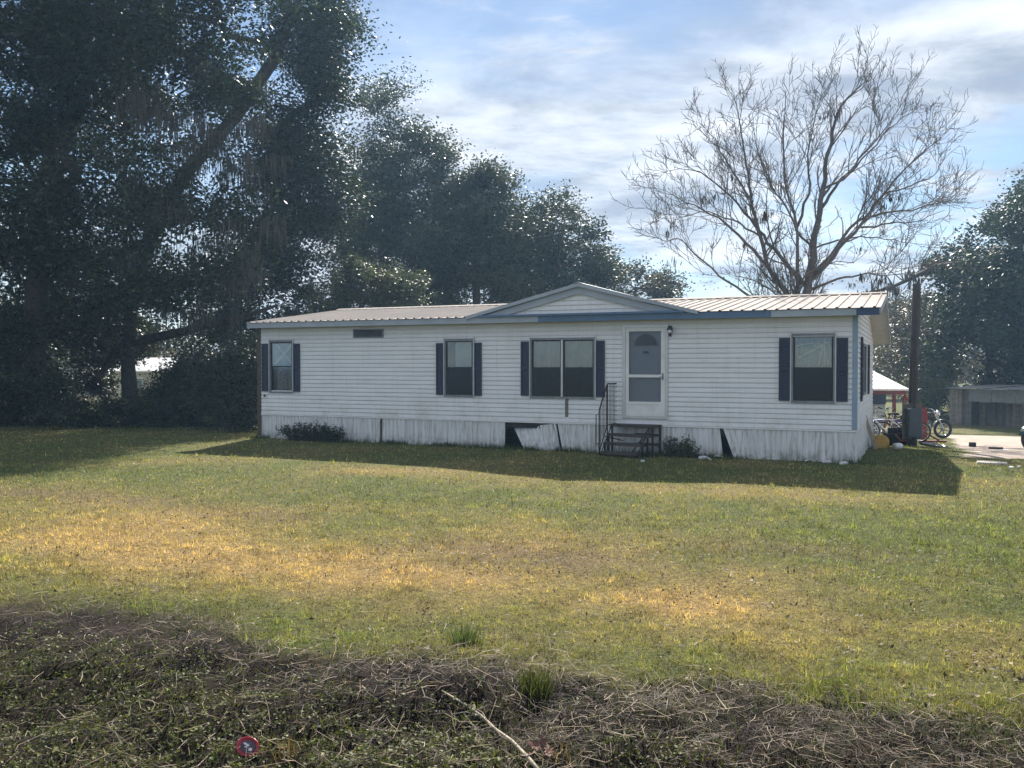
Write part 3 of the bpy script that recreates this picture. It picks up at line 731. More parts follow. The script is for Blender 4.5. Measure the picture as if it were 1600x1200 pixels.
# skirting: ribbed vertical sheets, each its own piece
skirt = link('skirting', MB().box(0.03, HOUSE_L - 0.03, 0.020, 0.045, ZS - 0.075, ZS - 0.037).mesh('skirting'), 'grey_wood', home)
def panel(c, nr, mt='skirt_sheet', thick=0.004, wob=0.006, name='skirt_panel'):
    """c: four corners TL,TR,BR,BL as (s,t,z); ribs run top to bottom"""
    TL, TRc, BR, BL = [Vector(q) for q in c]; vs, fs, rows = [], [], 5; cols = []
    for i in range(nr):
        cols += [(i / nr, 0.0), ((i + 0.72) / nr, 0.0), ((i + 0.80) / nr, 0.013), ((i + 0.92) / nr, 0.013)]
    cols.append((1.0, 0.0)); n = len(cols)
    for side in (0, 1):
        for r in range(rows):
            v = r / (rows - 1)
            for u, h in cols:
                p = (TL * (1 - u) + TRc * u) * (1 - v) + (BL * (1 - u) + BR * u) * v
                jag = (random.uniform(0, 0.035) if r == rows - 1 and side == 0 else 0)
                if r == rows - 1 and side == 1: jag = vs[r * n + len(vs) % n][2] - p.z if False else 0
                vs.append((p.x, p.y + h + side * thick + wob * math.sin(7 * u + 3 * v), p.z + jag))
    B = rows * n
    for r in range(rows - 1):
        for i in range(n - 1):
            a = r * n + i; fs += [(a, a + 1, a + n + 1, a + n), (B + a + 1, B + a, B + a + n, B + a + n + 1)]
    MB().add(vs, fs).build(name, mt, skirt)
ZP = ZS - 0.040
def gl(s, t=0.0): return gz(LC[0] + U[0] * s + N[0] * t, LC[1] + U[1] * s + N[1] * t) - 0.03
def std(a, b, nr, dz=0.0, t=-0.012): panel([(a, t, ZP), (b, t, ZP - dz), (b, t - 0.01, gl(b)), (a, t - 0.01, gl(a))], nr)
for a, b, nr in ((0.0, 0.70, 6), (0.705, 1.86, 10), (1.865, 2.62, 7), (2.63, 3.74, 10), (3.80, 4.70, 8), (4.705, 5.62, 8), (5.625, 6.42, 7), (6.425, 7.12, 6),
                 (9.33, 10.0, 6), (10.005, 10.9, 8), (10.905, 11.45, 5)): std(a, b, nr)
panel([(7.30, 0.10, 0.46), (8.30, -0.015, ZP), (8.47, -0.05, 0.0), (7.62, -0.07, 0.0)], 9)
panel([(8.315, -0.013, ZP), (8.375, -0.013, ZP), (8.50, -0.05, gl(8.5)), (8.478, -0.05, gl(8.5))], 1)
panel([(8.415, -0.012, ZP), (9.02, -0.012, ZP), (9.06, -0.03, gl(9)), (8.545, -0.03, gl(8.6))], 5)
panel([(9.03, -0.012, ZP), (9.32, -0.012, ZP), (9.32, -0.022, gl(9.3)), (9.05, -0.045, gl(9.1))], 3)
panel([(11.455, -0.012, ZP), (12.02, -0.012, ZP), (12.10, -0.04, gl(12)), (11.46, -0.02, gl(11.5))], 5)
panel([(12.09, -0.012, ZP), (13.05, -0.012, ZP), (13.05, -0.03, gl(13)), (12.33, -0.06, gl(12.3))], 8)
panel([(13.055, -0.012, ZP), (13.9, -0.014, ZP), (13.9, -0.03, gl(13.9)), (13.06, -0.03, gl(13))], 8)
panel([(13.905, -0.014, ZP), (14.66, -0.016, ZP), (14.72, -0.06, gl(14.7)), (13.905, -0.03, gl(13.9))], 7)
for a, b in ((0.0, 1.1), (1.2, 2.3), (2.36, 3.4), (3.5, 4.6), (4.75, 5.7), (5.9, 6.7), (6.8, 7.6)):
    x = HOUSE_L + 0.012; k0 = random.uniform(0.0, 0.06); k1 = random.uniform(0.02, 0.10)
    g0, g1 = gz(LC[0] + U[0] * x + N[0] * a, LC[1] + U[1] * x + N[1] * a) - .03, gz(LC[0] + U[0] * x + N[0] * b, LC[1] + U[1] * x + N[1] * b) - .03
    vs, fs, nr = [], [], 8
    for i in range(nr * 2 + 1):
        u = i / (nr * 2); yy = a + (b - a) * u; off = 0.010 * (i % 2)
        gzz = g0 + (g1 - g0) * u
        for dx in (0, -0.004): vs += [(x + off + dx, yy, ZP), (x + off + dx + k0 + (k1 - k0) * u, yy + 0.02, gzz)]
    for i in range(nr * 2):
        p = 4 * i; fs += [(p, p + 4, p + 5, p + 1), (p + 2, p + 3, p + 7, p + 6)]
    MB().add(vs, fs).build('skirt_panel', 'skirt_sheet', skirt)
for k2 in range(2):                                   # far sides, out of sight, close the crawl space
    mb = MB(); (mb.box(0.0, 0.01, 0.0, HOUSE_D, -0.5, ZP) if k2 == 0 else mb.box(0.012, HOUSE_L, HOUSE_D - 0.01, HOUSE_D, -0.6, ZP)); mb.build('skirt_panel', 'skirt_sheet', skirt)
for s in np.arange(1.0, 14.0, 2.4):                   # concrete block piers under the floor
    mb = MB(); mb.box(s, s + 0.4, 1.2, 1.4, -0.1, ZS - 0.165); mb.build('pier', 'concrete', home, bevel=0.01)
mb = MB(); mb.box(0, 0.045, -0.02, 0.0, 0, 0.52, Matrix.Translation((3.745, -0.012, 0.02))); mb.build('skirt_stake', 'brown_wood', skirt)

# ------------------------------------------------------------------ entry steps
st_yaw = R(-36)
steps = empty('entry_steps', (1.84, 18.68, 0), st_yaw, label='rusty dark steps with one barred handrail below the storm door', cat='steps')
zt = [0.09, 0.275, 0.455, 0.65]; yt = [0.0, 0.155, 0.31, 0.465]; SW = 1.02
for i in range(4):
    d = 0.20 if i < 3 else 0.42
    mb = MB(); mb.box(0.0 + 0.0 * i, SW - 0.04 * (3 - i), yt[i], yt[i] + d, zt[i] - 0.055, zt[i]); mb.build('tread' if i < 3 else 'landing', 'step_wood', steps, bevel=0.004)
    for x in (0.012, SW - 0.04 * (3 - i) - 0.040):
        for yy in ((yt[i] + 0.02,) if i < 3 else (yt[i] + 0.02, yt[i] + 0.36)):
            mb = MB(); mb.box(x, x + 0.034, yy, yy + 0.034, -0.05, zt[i] - 0.056); mb.build('leg', 'iron', steps)
for a, b in (((0.03, 0.20, 0.40), (0.30, 0.50, 0.30)), ((SW - 0.1, 0.5, 0.6), (SW - 0.35, 0.48, 0.25)), ((0.03, 0.02, 0.05), (0.03, 0.46, 0.60)), ((SW - 0.14, 0.02, 0.05), (SW - 0.06, 0.46, 0.60)), ((0.4, 0.7, 0.05), (0.9, 0.7, 0.55))):
    mb = MB(); mb.tube([a, b], 0.012, 6); mb.build('brace', 'iron', steps)
for z_ in (0.20, 0.40):
    mb = MB(); mb.box(0.05, SW - 0.02, 0.81, 0.83, z_, z_ + 0.05); mb.build('cross_bar', 'step_wood', steps)
mb = MB(); top = [(0.0, 0.0, 0.965), (0.0, 0.34, 1.515), (0.0, 0.84, 1.515)]
mb.tube(top, 0.016, 8); rail = mb.build('handrail', 'iron', steps)
for yy, z1, z0 in ((0.0, 0.97, -0.05), (0.34, 1.515, 0.0), (0.84, 1.515, 0.0)):
    mb = MB(); mb.tube([(0, yy, z0), (0, yy, z1)], 0.015, 8); mb.build('post', 'iron', rail)
mb = MB(); mb.tube([(0, 0.0, 0.07), (0, 0.34, 0.63), (0, 0.84, 0.66)], 0.011, 6); mb.build('lower_rail', 'iron', rail)
for i in range(1, 14):
    yy = i * 0.06
    if abs(yy - 0.34) < 0.02: continue
    zu = 0.965 + (1.515 - 0.965) * min(yy / 0.34, 1); zl = 0.07 + 0.56 * yy / 0.34 if yy < 0.34 else 0.63 + 0.06 * (yy - 0.34)
    mb = MB(); mb.tube([(0, yy, zl), (0, yy, zu)], 0.0055, 5); mb.build('baluster', 'iron', rail)
mb = MB(); mb.tube([(0, 0, 0.88), (-0.0, -0.13, 0.87), (0.0, -0.13, 0.25), (0, 0, 0.26)], 0.011, 6); mb.build('end_loop', 'iron', rail)
# ================================================================== YARD THINGS TO THE RIGHT OF THE HOUSE
def place(px, py, dz=0.0):
    q = on_ground(px, py); return (float(q[0]), float(q[1]), gz(q[0], q[1]) + dz)
def wheel(par, c, r, tw, name, spokes=10, disc=False, rimm='chrome', ax=(0, 1, 0)):
    w = MB().ring(c, ax, r - tw, tw, 28, 8).build(name, 'rubber', par, smooth=True)
    MB().ring(c, ax, r - 2 * tw - 0.004, 0.012, 28, 6).build('rim', rimm, w, smooth=True)
    m = MB(); cv = Vector(c); a3 = Vector(ax)
    u = a3.orthogonal().normalized(); v = a3.cross(u)
    m.tube([cv - a3 * 0.04, cv + a3 * 0.04], 0.028 if not disc else 0.07, 10); m.build('hub', 'steel_grey', w)
    for i in range(spokes):
        a = 2 * math.pi * i / spokes; e = (u * math.cos(a) + v * math.sin(a)) * (r - 2 * tw)
        MB().tube([cv, cv + e], 0.004 if not disc else 0.016, 5).build('spoke', 'chrome' if not disc else 'black_plastic', w)
    return w
def motorcycle(loc, rz, label):
    b = empty('motorcycle', loc, rz, label=label, cat='motorcycle', group=None)
    fw_ = wheel(b, (0.68, 0, 0.31), 0.31, 0.048, 'front_wheel', 6, True); rw = wheel(b, (-0.66, 0, 0.31), 0.31, 0.055, 'rear_wheel', 6, True)
    m = MB(); [m.tube([(0.68, y, 0.31), (0.40, y, 0.92)], 0.022, 8) for y in (-0.085, 0.085)]; m.box(0.38, 0.47, -0.1, 0.1, 0.80, 0.84); m.build('fork', 'chrome', b)
    m = MB()
    for i in range(9):
        a0 = R(15 + i * 17); a1 = R(15 + (i + 1) * 17)
        for y0, y1 in ((-0.06, 0.06),):
            m.add([(0.68 + 0.345 * math.cos(a0), y0, 0.31 + 0.345 * math.sin(a0)), (0.68 + 0.345 * math.cos(a0), y1, 0.31 + 0.345 * math.sin(a0)), (0.68 + 0.345 * math.cos(a1), y1, 0.31 + 0.345 * math.sin(a1)), (0.68 + 0.345 * math.cos(a1), y0, 0.31 + 0.345 * math.sin(a1)),
                   (0.68 + 0.355 * math.cos(a0), y0, 0.31 + 0.355 * math.sin(a0)), (0.68 + 0.355 * math.cos(a0), y1, 0.31 + 0.355 * math.sin(a0)), (0.68 + 0.355 * math.cos(a1), y1, 0.31 + 0.355 * math.sin(a1)), (0.68 + 0.355 * math.cos(a1), y0, 0.31 + 0.355 * math.sin(a1))],
                  [(0, 1, 2, 3), (7, 6, 5, 4), (0, 3, 7, 4), (1, 5, 6, 2)])
    m.build('front_fender', 'dark_green', b)
    m = MB(); m.tube([(0.36, -0.36, 0.99), (0.40, -0.2, 1.0), (0.40, 0, 0.93), (0.40, 0.2, 1.0), (0.36, 0.36, 0.99)], 0.013, 6); hb = m.build('handlebar', 'chrome', b)
    for y in (-0.34, 0.34): MB().tube([(0.365, y - 0.06, 0.99), (0.355, y + 0.06, 0.99)], 0.019, 8).build('grip', 'rubber', hb)
    MB().lathe([(0.03, -0.10), (0.08, -0.05), (0.095, 0.03), (0.085, 0.045)], 14, Matrix.Translation((0.52, 0, 0.86)) @ Matrix.Rotation(R(90), 4, 'Y')).build('headlight', 'chrome', b, smooth=True)
    m = MB(); m.lathe([(0.02, -0.27), (0.11, -0.22), (0.155, -0.05), (0.15, 0.10), (0.09, 0.24), (0.02, 0.27)], 14, Matrix.Translation((0.14, 0, 0.78)) @ Matrix.Rotation(R(83), 4, 'Y') @ Matrix.Diagonal((0.8, 1.0, 1.0, 1)))
    m.build('fuel_tank', 'black_plastic', b, smooth=True)
    m = MB(); m.prism([(-0.75, 0.76), (-0.70, 0.83), (-0.40, 0.82), (-0.25, 0.76), (-0.06, 0.76), (-0.06, 0.69), (-0.7, 0.70)], 'y', -0.12, 0.12); m.build('seat', 'rubber', b, bevel=0.015)
    m = MB(); m.box(-0.18, 0.24, -0.15, 0.15, 0.22, 0.50); m.lathe([(0.11, 0), (0.12, 0.02), (0.11, 0.05), (0.12, 0.07), (0.11, 0.1), (0.12, 0.12), (0.10, 0.17)], 12, Matrix.Translation((0.10, 0, 0.48)) @ Matrix.Rotation(R(18), 4, 'Y')); m.build('engine', 'steel_grey', b)
    m = MB(); m.tube([(0.42, 0, 0.86), (0.30, 0, 0.35), (0.0, 0, 0.18), (-0.35, 0, 0.25), (-0.66, 0, 0.31)], 0.022, 6); m.tube([(0.42, 0, 0.86), (-0.10, 0, 0.66), (-0.72, 0, 0.70)], 0.020, 6); m.tube([(-0.66, 0.09, 0.31), (-0.50, 0.09, 0.70)], 0.018, 6); m.tube([(-0.66, -0.09, 0.31), (-0.50, -0.09, 0.70)], 0.018, 6); m.build('frame', 'black_plastic', b)
    m = MB(); m.tube([(0.18, -0.13, 0.5), (0.26, -0.17, 0.3), (0.05, -0.18, 0.22), (-0.4, -0.18, 0.25), (-0.85, -0.18, 0.32)], [0.02, 0.02, 0.022, 0.036, 0.036], 8); m.build('exhaust_pipe', 'chrome', b)
    m = MB(); m.prism([(-0.98, 0.55), (-0.90, 0.66), (-0.6, 0.69), (-0.55, 0.66), (-0.86, 0.62), (-0.95, 0.54)], 'y', -0.06, 0.06); m.build('rear_fender', 'dark_green', b)
    MB().tube([(-0.05, 0.12, 0.2), (-0.12, 0.30, 0.0)], 0.010, 6).build('side_stand', 'iron', b)
    return b
def bicycle(loc, rz, lean, label, fm):
    b = empty('bicycle', loc, rz, label=label, cat='bicycle', group=None)
    b.rotation_euler = (lean, 0, rz)
    wheel(b, (0.50, 0, 0.33), 0.33, 0.022, 'front_wheel', 14); wheel(b, (-0.50, 0, 0.33), 0.33, 0.022, 'rear_wheel', 14)
    m = MB(); m.tube([(0.33, 0, 0.76), (-0.14, 0, 0.70), (-0.06, 0, 0.30), (0.34, 0, 0.70)], 0.017, 6)
    for y in (-0.05, 0.05): m.tube([(-0.50, y, 0.33), (-0.06, 0, 0.30)], 0.010, 6); m.tube([(-0.50, y, 0.33), (-0.14, 0, 0.70)], 0.009, 6)
    m.build('frame', fm, b)
    m = MB(); m.tube([(0.32, 0, 0.86), (0.36, 0, 0.68)], 0.017, 6)
    for y in (-0.05, 0.05): m.tube([(0.36, 0, 0.68), (0.37, y, 0.62), (0.50, y, 0.33)], 0.011, 6)
    m.build('fork', fm, b)
    m = MB(); m.tube([(0.14, -0.31, 0.93), (0.30, -0.27, 1.0), (0.36, -0.08, 0.94), (0.33, 0, 0.90), (0.36, 0.08, 0.94), (0.30, 0.27, 1.0), (0.14, 0.31, 0.93)], 0.012, 6); hb = m.build('handlebar', 'chrome', b)
    for y in (-0.30, 0.30): MB().tube([(0.24, y, 0.97), (0.12, y * 1.03, 0.925)], 0.017, 6).build('grip', 'rubber', hb)
    m = MB(); m.tube([(-0.13, 0, 0.68), (-0.165, 0, 0.86)], 0.013, 6); m.build('seat_post', 'chrome', b)
    m = MB(); m.prism([(-0.30, 0.88), (-0.28, 0.92), (-0.10, 0.905), (0.0, 0.895), (0.0, 0.875), (-0.12, 0.865)], 'y', -0.065, 0.065); m.build('saddle', 'rubber', b, bevel=0.012)
    m = MB(); m.ring((-0.06, 0.05, 0.30), (0, 1, 0), 0.09, 0.006, 20, 5); m.tube([(-0.06, 0.07, 0.30), (0.06, 0.07, 0.18)], 0.009, 6); m.tube([(-0.06, -0.07, 0.30), (-0.18, -0.07, 0.42)], 0.009, 6); ck = m.build('crank', 'steel_grey', b)
    for x, y, z in ((0.06, 0.12, 0.18), (-0.18, -0.12, 0.42)): MB().box(x - 0.04, x + 0.04, y - 0.045, y + 0.045, z - 0.01, z + 0.01).build('pedal', 'black_plastic', ck)
    return b

mq = on_ground(1470, 685.5)
cx = np.array([mq[0], mq[1]]) - 0.62 * np.array([math.cos(R(-6)), math.sin(R(-6))])
motorcycle((cx[0], cx[1], gz(*cx)), R(-6), 'dark motorcycle with green fender and chrome fork behind the red stand')
q = on_ground(1612, 703)
motorcycle((q[0] + 0.62, q[1] + 0.25, gz(q[0] + .62, q[1] + .25)), R(200), 'motorcycle on bare dirt with only its front end beside the drive')
q = at_depth(1377, 640, 27.0); bicycle((q[0], q[1], gz(q[0], q[1])), R(20), R(-14), 'black bicycle with raised handlebars leaning toward the blue bench', 'black_plastic')
q = place(1384, 692); bicycle(q, R(150), R(24), 'bicycle with pale frame tipped over beside the yellow bucket', 'white_plastic')

q = at_depth(1406, 640, 26.0); bicycle((q[0], q[1], gz(q[0], q[1])), R(165), R(-20), 'dark red bicycle slumped between the yellow bucket and the pole', 'red_paint')
q = place(1398, 696)
en = empty('scrap_engine', q, R(25), label='dark greasy scrap engine on the ground beside the pole', cat='engine')
MB().box(-0.26, 0.26, -0.18, 0.18, 0.0, 0.34).build('block', 'iron', en, bevel=0.02)
for x in (-0.16, 0.0, 0.16): MB().lathe([(0.07, 0.34), (0.08, 0.37), (0.07, 0.40), (0.08, 0.43), (0.06, 0.48)], 10, Matrix.Translation((x, 0, 0))).build('cylinder_head', 'rubber', en)
MB().ring((0.30, 0, 0.17), (1, 0, 0), 0.12, 0.025, 18, 6).build('flywheel', 'steel_grey', en)
MB().tube([(-0.2, -0.2, 0.3), (-0.1, -0.27, 0.15), (0.25, -0.26, 0.1)], 0.03, 8).build('exhaust_stub', 'red_paint', en)

# leaning service pole with meter box
q = place(1425, 697)
pole = empty('service_pole', q, 0, label='dark leaning wooden utility pole with grey meter box', cat='pole')
H_ = 4.27; lean = 0.055
MB().tube([(0, 0, -0.3), (lean * 0.4, 0, 1.6), (lean * 1.6, 0, H_)], [0.125, 0.115, 0.10], 14).build('shaft', 'pole_wood', pole, smooth=False)
MB().box(-0.24, 0.12, -0.32, -0.11, 0.24, 1.00).build('meter_box', 'box_grey', pole, bevel=0.012)
MB().box(-0.21, 0.09, -0.332, -0.3202, 0.28, 0.96).build('box_door', 'box_grey', pole, bevel=0.004)
MB().tube([(-0.08, -0.16, 1.07), (-0.08, -0.15, 2.2), (0.03, -0.14, 2.25), (0.04, -0.14, 4.1)], 0.022, 8).build('conduit', 'pole_wood', pole)
MB().box(-0.30, 0.20, -0.108, -0.07, 0.18, 1.12).build('backboard', 'grey_wood', pole)

# red welded frame
q = place(1444, 691)
fr = empty('steel_stand', q, R(-8), label='red welded steel stand with sloping arm and long foot', cat='steel stand')
MB().box(-0.075, 0.075, -0.05, 0.05, 0.05, 0.95).build('upright', 'red_paint', fr, bevel=0.006)
MB().box(-0.20, 0.62, -0.055, 0.055, -0.02, 0.06).build('foot', 'red_paint', fr, bevel=0.006)
Mx = Matrix.Translation((0.03, 0, 0.96)) @ Matrix.Rotation(R(33), 4, 'Y')
MB().box(-0.78, 0.02, -0.045, 0.045, -0.035, 0.045, Mx).build('arm', 'red_paint', fr, bevel=0.006)
MB().tube([(0.0, 0, 0.30), (0.42, 0, 0.06)], 0.025, 6).build('brace', 'red_paint', fr)

# yellow bucket lying against the skirting
q = place(1374, 701)
bk = empty('yellow_bucket', (q[0], q[1], q[2] + 0.165), R(-100), label='yellow plastic bucket lying on its side by the end wall', cat='bucket')
Mb = Matrix.Rotation(R(90), 4, 'Y') @ Matrix.Rotation(0.3, 4, 'Z')
MB().lathe([(0.15, -0.19), (0.155, -0.185), (0.165, 0.0), (0.175, 0.15), (0.19, 0.155), (0.19, 0.185), (0.175, 0.19), (0.168, 0.17)], 24, Mb).build('shell', 'yellow_plastic', bk, smooth=True)
MB().lathe([(0.12, 0.186), (0.176, 0.192), (0.176, 0.205), (0.12, 0.208)], 24, Mb).build('lid', 'yellow_plastic', bk, smooth=True)
MB().tube([(0.17 , 0.18 * math.cos(a), 0.18 * math.sin(a) * 0.35 - 0.1) for a in np.linspace(0, math.pi, 9)], 0.004, 5).build('bail_handle', 'steel_grey', bk)
# plank leaning on the end wall
q = place(1369, 703)
bd = MB().box(-0.045, 0.045, -0.012, 0.012, 0, 0.95).build('leaning_board', 'pale_wood', None, bevel=0.003, label='narrow pale board leaning on the end skirting', cat='board')
bd.location = (q[0], q[1], q[2] - 0.01); bd.rotation_euler = (R(-6), R(-19), R(-30))

# bicycle wheel lying flat, white jug, bits of scrap
q = place(1459, 699)
wl_ = empty('loose_wheel', (q[0], q[1], q[2] + 0.06), 0, label='loose spoked wheel lying flat on the ground by the pole', cat='wheel')
wheel(wl_, (0, 0, 0), 0.34, 0.026, 'tyre', 12, ax=(0.10, -0.06, 1))
q = place(1404, 702)
jg = empty('white_jug', (q[0], q[1], q[2] + 0.075), R(20), label='white plastic jug lying in the grass near the pole', cat='jug')
MB().lathe([(0.05, -0.13), (0.075, -0.12), (0.078, 0.03), (0.06, 0.08), (0.022, 0.11), (0.022, 0.13)], 14, Matrix.Rotation(R(88), 4, 'Y')).build('bottle', 'white_plastic', jg, smooth=True)
MB().lathe([(0.026, 0.125), (0.026, 0.15), (0.02, 0.152)], 12, Matrix.Rotation(R(88), 4, 'Y')).build('cap', 'blue_paint', jg)
def scrap(px, py, pts, h, mat, label, cat, rz=0.0, tilt=0.0, name='scrap_piece', dz=0.0):
    q = place(px, py, dz); m = MB(); n = len(pts)
    m.add([(x, y, 0) for x, y in pts] + [(x * 0.94, y * 0.94, h) for x, y in pts], [tuple(reversed(range(n))), tuple(range(n, 2 * n))] + [(i, (i + 1) % n, (i + 1) % n + n, i + n) for i in range(n)])
    o = m.build(name, mat, None, label=label, cat=cat); o.location = q; o.rotation_euler = (tilt, 0, rz); return o
scrap(1520, 699, [(-0.09, -0.07), (0.05, -0.08), (0.09, 0.02), (0.03, 0.09), (-0.08, 0.06)], 0.13, 'rubber', 'small black lump of rubber on the dirt drive', 'scrap', name='rubber_lump')
scrap(1568, 704, [(-0.16, -0.04), (-0.05, -0.06), (0.1, -0.05), (0.18, 0.0), (0.06, 0.05), (-0.1, 0.04)], 0.02, 'white_plastic', 'flat pale scrap sheet on the dirt drive', 'scrap', name='scrap_sheet')
scrap(1558, 703, [(-0.20, -0.05), (0.0, -0.09), (0.14, -0.02), (0.05, 0.09), (-0.2, 0.05)], 0.07, 'rubber', 'black rag crumpled next to the pale scrap sheet', 'rag', name='black_rag')
sq = [(-0.26, -0.16), (-0.05, -0.24), (0.28, -0.18), (0.30, 0.08), (0.05, 0.22), (-0.24, 0.14)]
scrap(1548, 724, sq, 0.035, 'concrete', 'flat worn concrete slab sunk in the grass', 'slab', R(-22), name='concrete_slab', dz=-0.005)
for px, py, r_, lb in ((1580, 732, 0.05, 'white paper scrap beside a dark clod near the slab'), (1592, 731, 0.035, 'tiny white scrap at the edge of the grass'), (1004, 722, 0.045, 'small white paper in front of the steps')):
    scrap(px, py, [(-r_, -r_ * .5), (0, -r_ * .7), (r_, -r_ * .2), (r_ * .6, r_ * .6), (-r_ * .5, r_ * .7)], 0.025, 'white_plastic', lb, 'litter', name='paper_scrap', tilt=0.2, dz=0.01)
for i, (px, py, lb) in enumerate(((1098, 717, 'white skirting shard lying beside the scrambling weed'), (1108, 719, 'white skirting shard midway between the weed and the slanted gap'), (1123, 716, 'white skirting shard touching the dark slanted gap'),
                                  (1262, 722, 'white skirting shard in the grass below the right-hand window'), (1292, 724, 'white skirting shard below the shutter next to the corner trim'), (1318, 726, 'white skirting shard close to the house corner'))):
    scrap(px, py, [(-0.10, -0.03), (0.02, -0.06), (0.11, 0.0), (0.06, 0.06), (-0.08, 0.04)], 0.02, 'skirt_sheet', lb, 'shard', rz=i * 1.3, tilt=R(28), name='skirting_shard', dz=0.02)['group'] = 'skirting shards along the front'

# standpipe with tap right of the steps
q = place(1046, 715)
tp = empty('standpipe', q, HOUSE_RZ, label='dark garden standpipe with tap in the weeds beside the steps', cat='tap')
MB().tube([(0, 0, -0.1), (0, 0, 0.36), (0.12, 0, 0.37)], 0.018, 8).build('pipe', 'iron', tp)
MB().box(0.10, 0.17, -0.02, 0.02, 0.35, 0.39).build('valve', 'iron', tp, bevel=0.004)
MB().tube([(0.22, 0, -0.05), (0.22, 0.02, 0.26), (0.36, 0.03, 0.27), (0.38, 0.03, 0.22)], 0.016, 8).build('branch_pipe', 'iron', tp)

# bench with blue top near the bicycles
q = at_depth(1383, 640, 29.5)
bn = empty('workbench', (q[0], q[1], gz(q[0], q[1])), R(-6), label='low workbench with blue and white top behind the bicycles', cat='bench')
MB().box(-0.65, 0.55, -0.25, 0.25, 0.56, 0.63).build('top', 'blue_paint', bn, bevel=0.006)
MB().box(-0.05, 0.62, -0.30, 0.2, 0.520, 0.557).build('edge_board', 'white_plastic', bn, bevel=0.004)
for x in (-0.6, 0.5):
    for y in (-0.2, 0.2): MB().box(x, x + 0.07, y - 0.035, y + 0.035, -0.05, 0.519).build('leg', 'red_paint', bn)

# white shed with red porch posts, far behind the house corner
EYs = 38.0; ps_ = at_depth(1411, 640, EYs); zb = gz(ps_[0], ps_[1])
sh = empty('porch_shed', (ps_[0], ps_[1], zb), R(-4), label='small white shed with pale metal porch roof on red posts', cat='shed')
MB().box(-3.6, -0.1, 1.9, 4.6, -0.1, 2.25).build('wall', 'pale_wall', sh)
m = MB(); m.prism([(-0.35, 1.90), (4.9, 2.75), (4.9, 2.68), (-0.35, 1.83)], 'x', -3.9, 0.12); rf = m.build('porch_roof', 'white_roof', sh)
for i in range(12): MB().prism([(-0.36, 1.902), (4.9, 2.752), (4.9, 2.777), (-0.36, 1.927)], 'x', -3.85 + i * 0.34, -3.82 + i * 0.34).build('roof_rib', 'white_roof', rf)
MB().box(-3.9, 0.0, -0.30, -0.22, 1.66, 1.82).build('porch_beam', 'red_paint', sh)
for x in (-3.6, -0.45, -0.02): MB().box(x - 0.06, x + 0.06, -0.28, -0.16, -0.1, 1.66).build('porch_post', 'red_paint', sh, bevel=0.005)
MB().box(-3.7, -0.1, 1.80, 1.895, 1.15, 1.80).build('painted_porch_shade', 'fascia_navy', sh)  # navy sheet on the wall, painting in the shade beneath the porch roof
dw = MB().box(-1.95, -1.30, 1.78, 1.799, 0.35, 1.45).build('window', 'white_paint', sh)
MB().box(-1.86, -1.40, 1.765, 1.779, 0.42, 1.38).build('pane', 'window_glass', dw)

# weathered plank shed by the drive
sA, sB = at_depth(1483, 640, 46.5), at_depth(1625, 640, 42.5)
L_ = math.hypot(sB[0] - sA[0], sB[1] - sA[1]); zb = gz(sA[0], sA[1])
ps2 = empty('plank_shed', (sA[0], sA[1], zb), math.atan2(sB[1] - sA[1], sB[0] - sA[0]), label='weathered grey plank shed with sagging tin roof beside the drive', cat='shed')
n = int(L_ / 0.17); x = 0.0
for i in range(n):
    w_ = L_ / n; dark = x > 1.05
    zt_ = 1.86 - 0.02 * math.sin(i * 0.9) if not dark else 1.32 + random.uniform(-0.02, 0.02)
    m = MB().box(x + 0.006, x + w_ - 0.006, (0.7 if dark else 0.0) + random.uniform(-0.012, 0.012), (0.725 if dark else 0.025) + 0.01, -0.1, zt_); m.build('plank', 'grey_wood', ps2); x += w_
for i in range(int((L_ - 1.0) / 0.6)):
    a = 1.06 + i * 0.6; MB().box(a + 0.004, a + 0.592, 0.0 + random.uniform(-0.01, 0.01), 0.03, 1.24 + random.uniform(-0.03, 0.03), 1.86).build('sheet_panel', 'steel_grey', ps2)
MB().box(0.05, 0.09, 0.03, 4.0, -0.1, 1.80).build('side_wall', 'grey_wood', ps2)
MB().box(0.05, L_, 3.96, 4.0, -0.1, 1.80).build('back_wall', 'grey_wood', ps2)
for i in range(int(L_ / 0.66) + 1):
    a = -0.15 + i * 0.66; tz = random.uniform(-0.02, 0.03)
    m = MB(); m.prism([(-0.25, 1.885 + tz), (4.2, 2.02 + tz), (4.2, 2.03 + tz), (-0.25, 1.900 + tz)], 'x', a, a + 0.70); m.build('roof_sheet', 'tin_roof', ps2)

# houses glimpsed through the trees on the left
def far_house(px, py, Y, w, d, h, mats, label, rz, name):
    b = at_depth(px, py, Y); z = gz(b[0], b[1]); o = empty(name, (b[0], b[1], z), rz, label=label, cat='house')
    MB().box(0, w, 0, d, -0.2, h).build('wall', mats[0], o)
    m = MB(); m.prism([(-0.4, h - 0.03), (d / 2, h + 0.75), (d + 0.4, h - 0.03), (d + 0.4, h + 0.05), (d / 2, h + 0.83), (-0.4, h + 0.05)], 'x', -0.3, w + 0.3); m.build('roof', mats[1], o)
    for i in range(3):
        x = w * (0.15 + 0.3 * i); f = MB().box(x, x + 0.9, -0.05, -0.002, 1.0, 2.0).build('window', 'white_paint', o); MB().box(x + .07, x + .83, -0.06, -0.0505, 1.07, 1.93).build('pane', 'window_glass', f)
    x = w * 0.72; f = MB().box(x + 0.3, x + 1.2, -0.04, -0.002, 0.15, 2.1).build('door', 'white_paint', o); MB().tube([(x + 1.1, -0.08, 1.1), (x + 1.1, -0.05, 1.1)], 0.03, 6).build('handle', 'chrome', f)
    return o
far_house(178, 640, 52, 6.5, 6, 2.35, ('cream_wall', 'white_roof'), 'cream house with bright metal roof seen beneath the oak limb', R(-8), 'far_house')
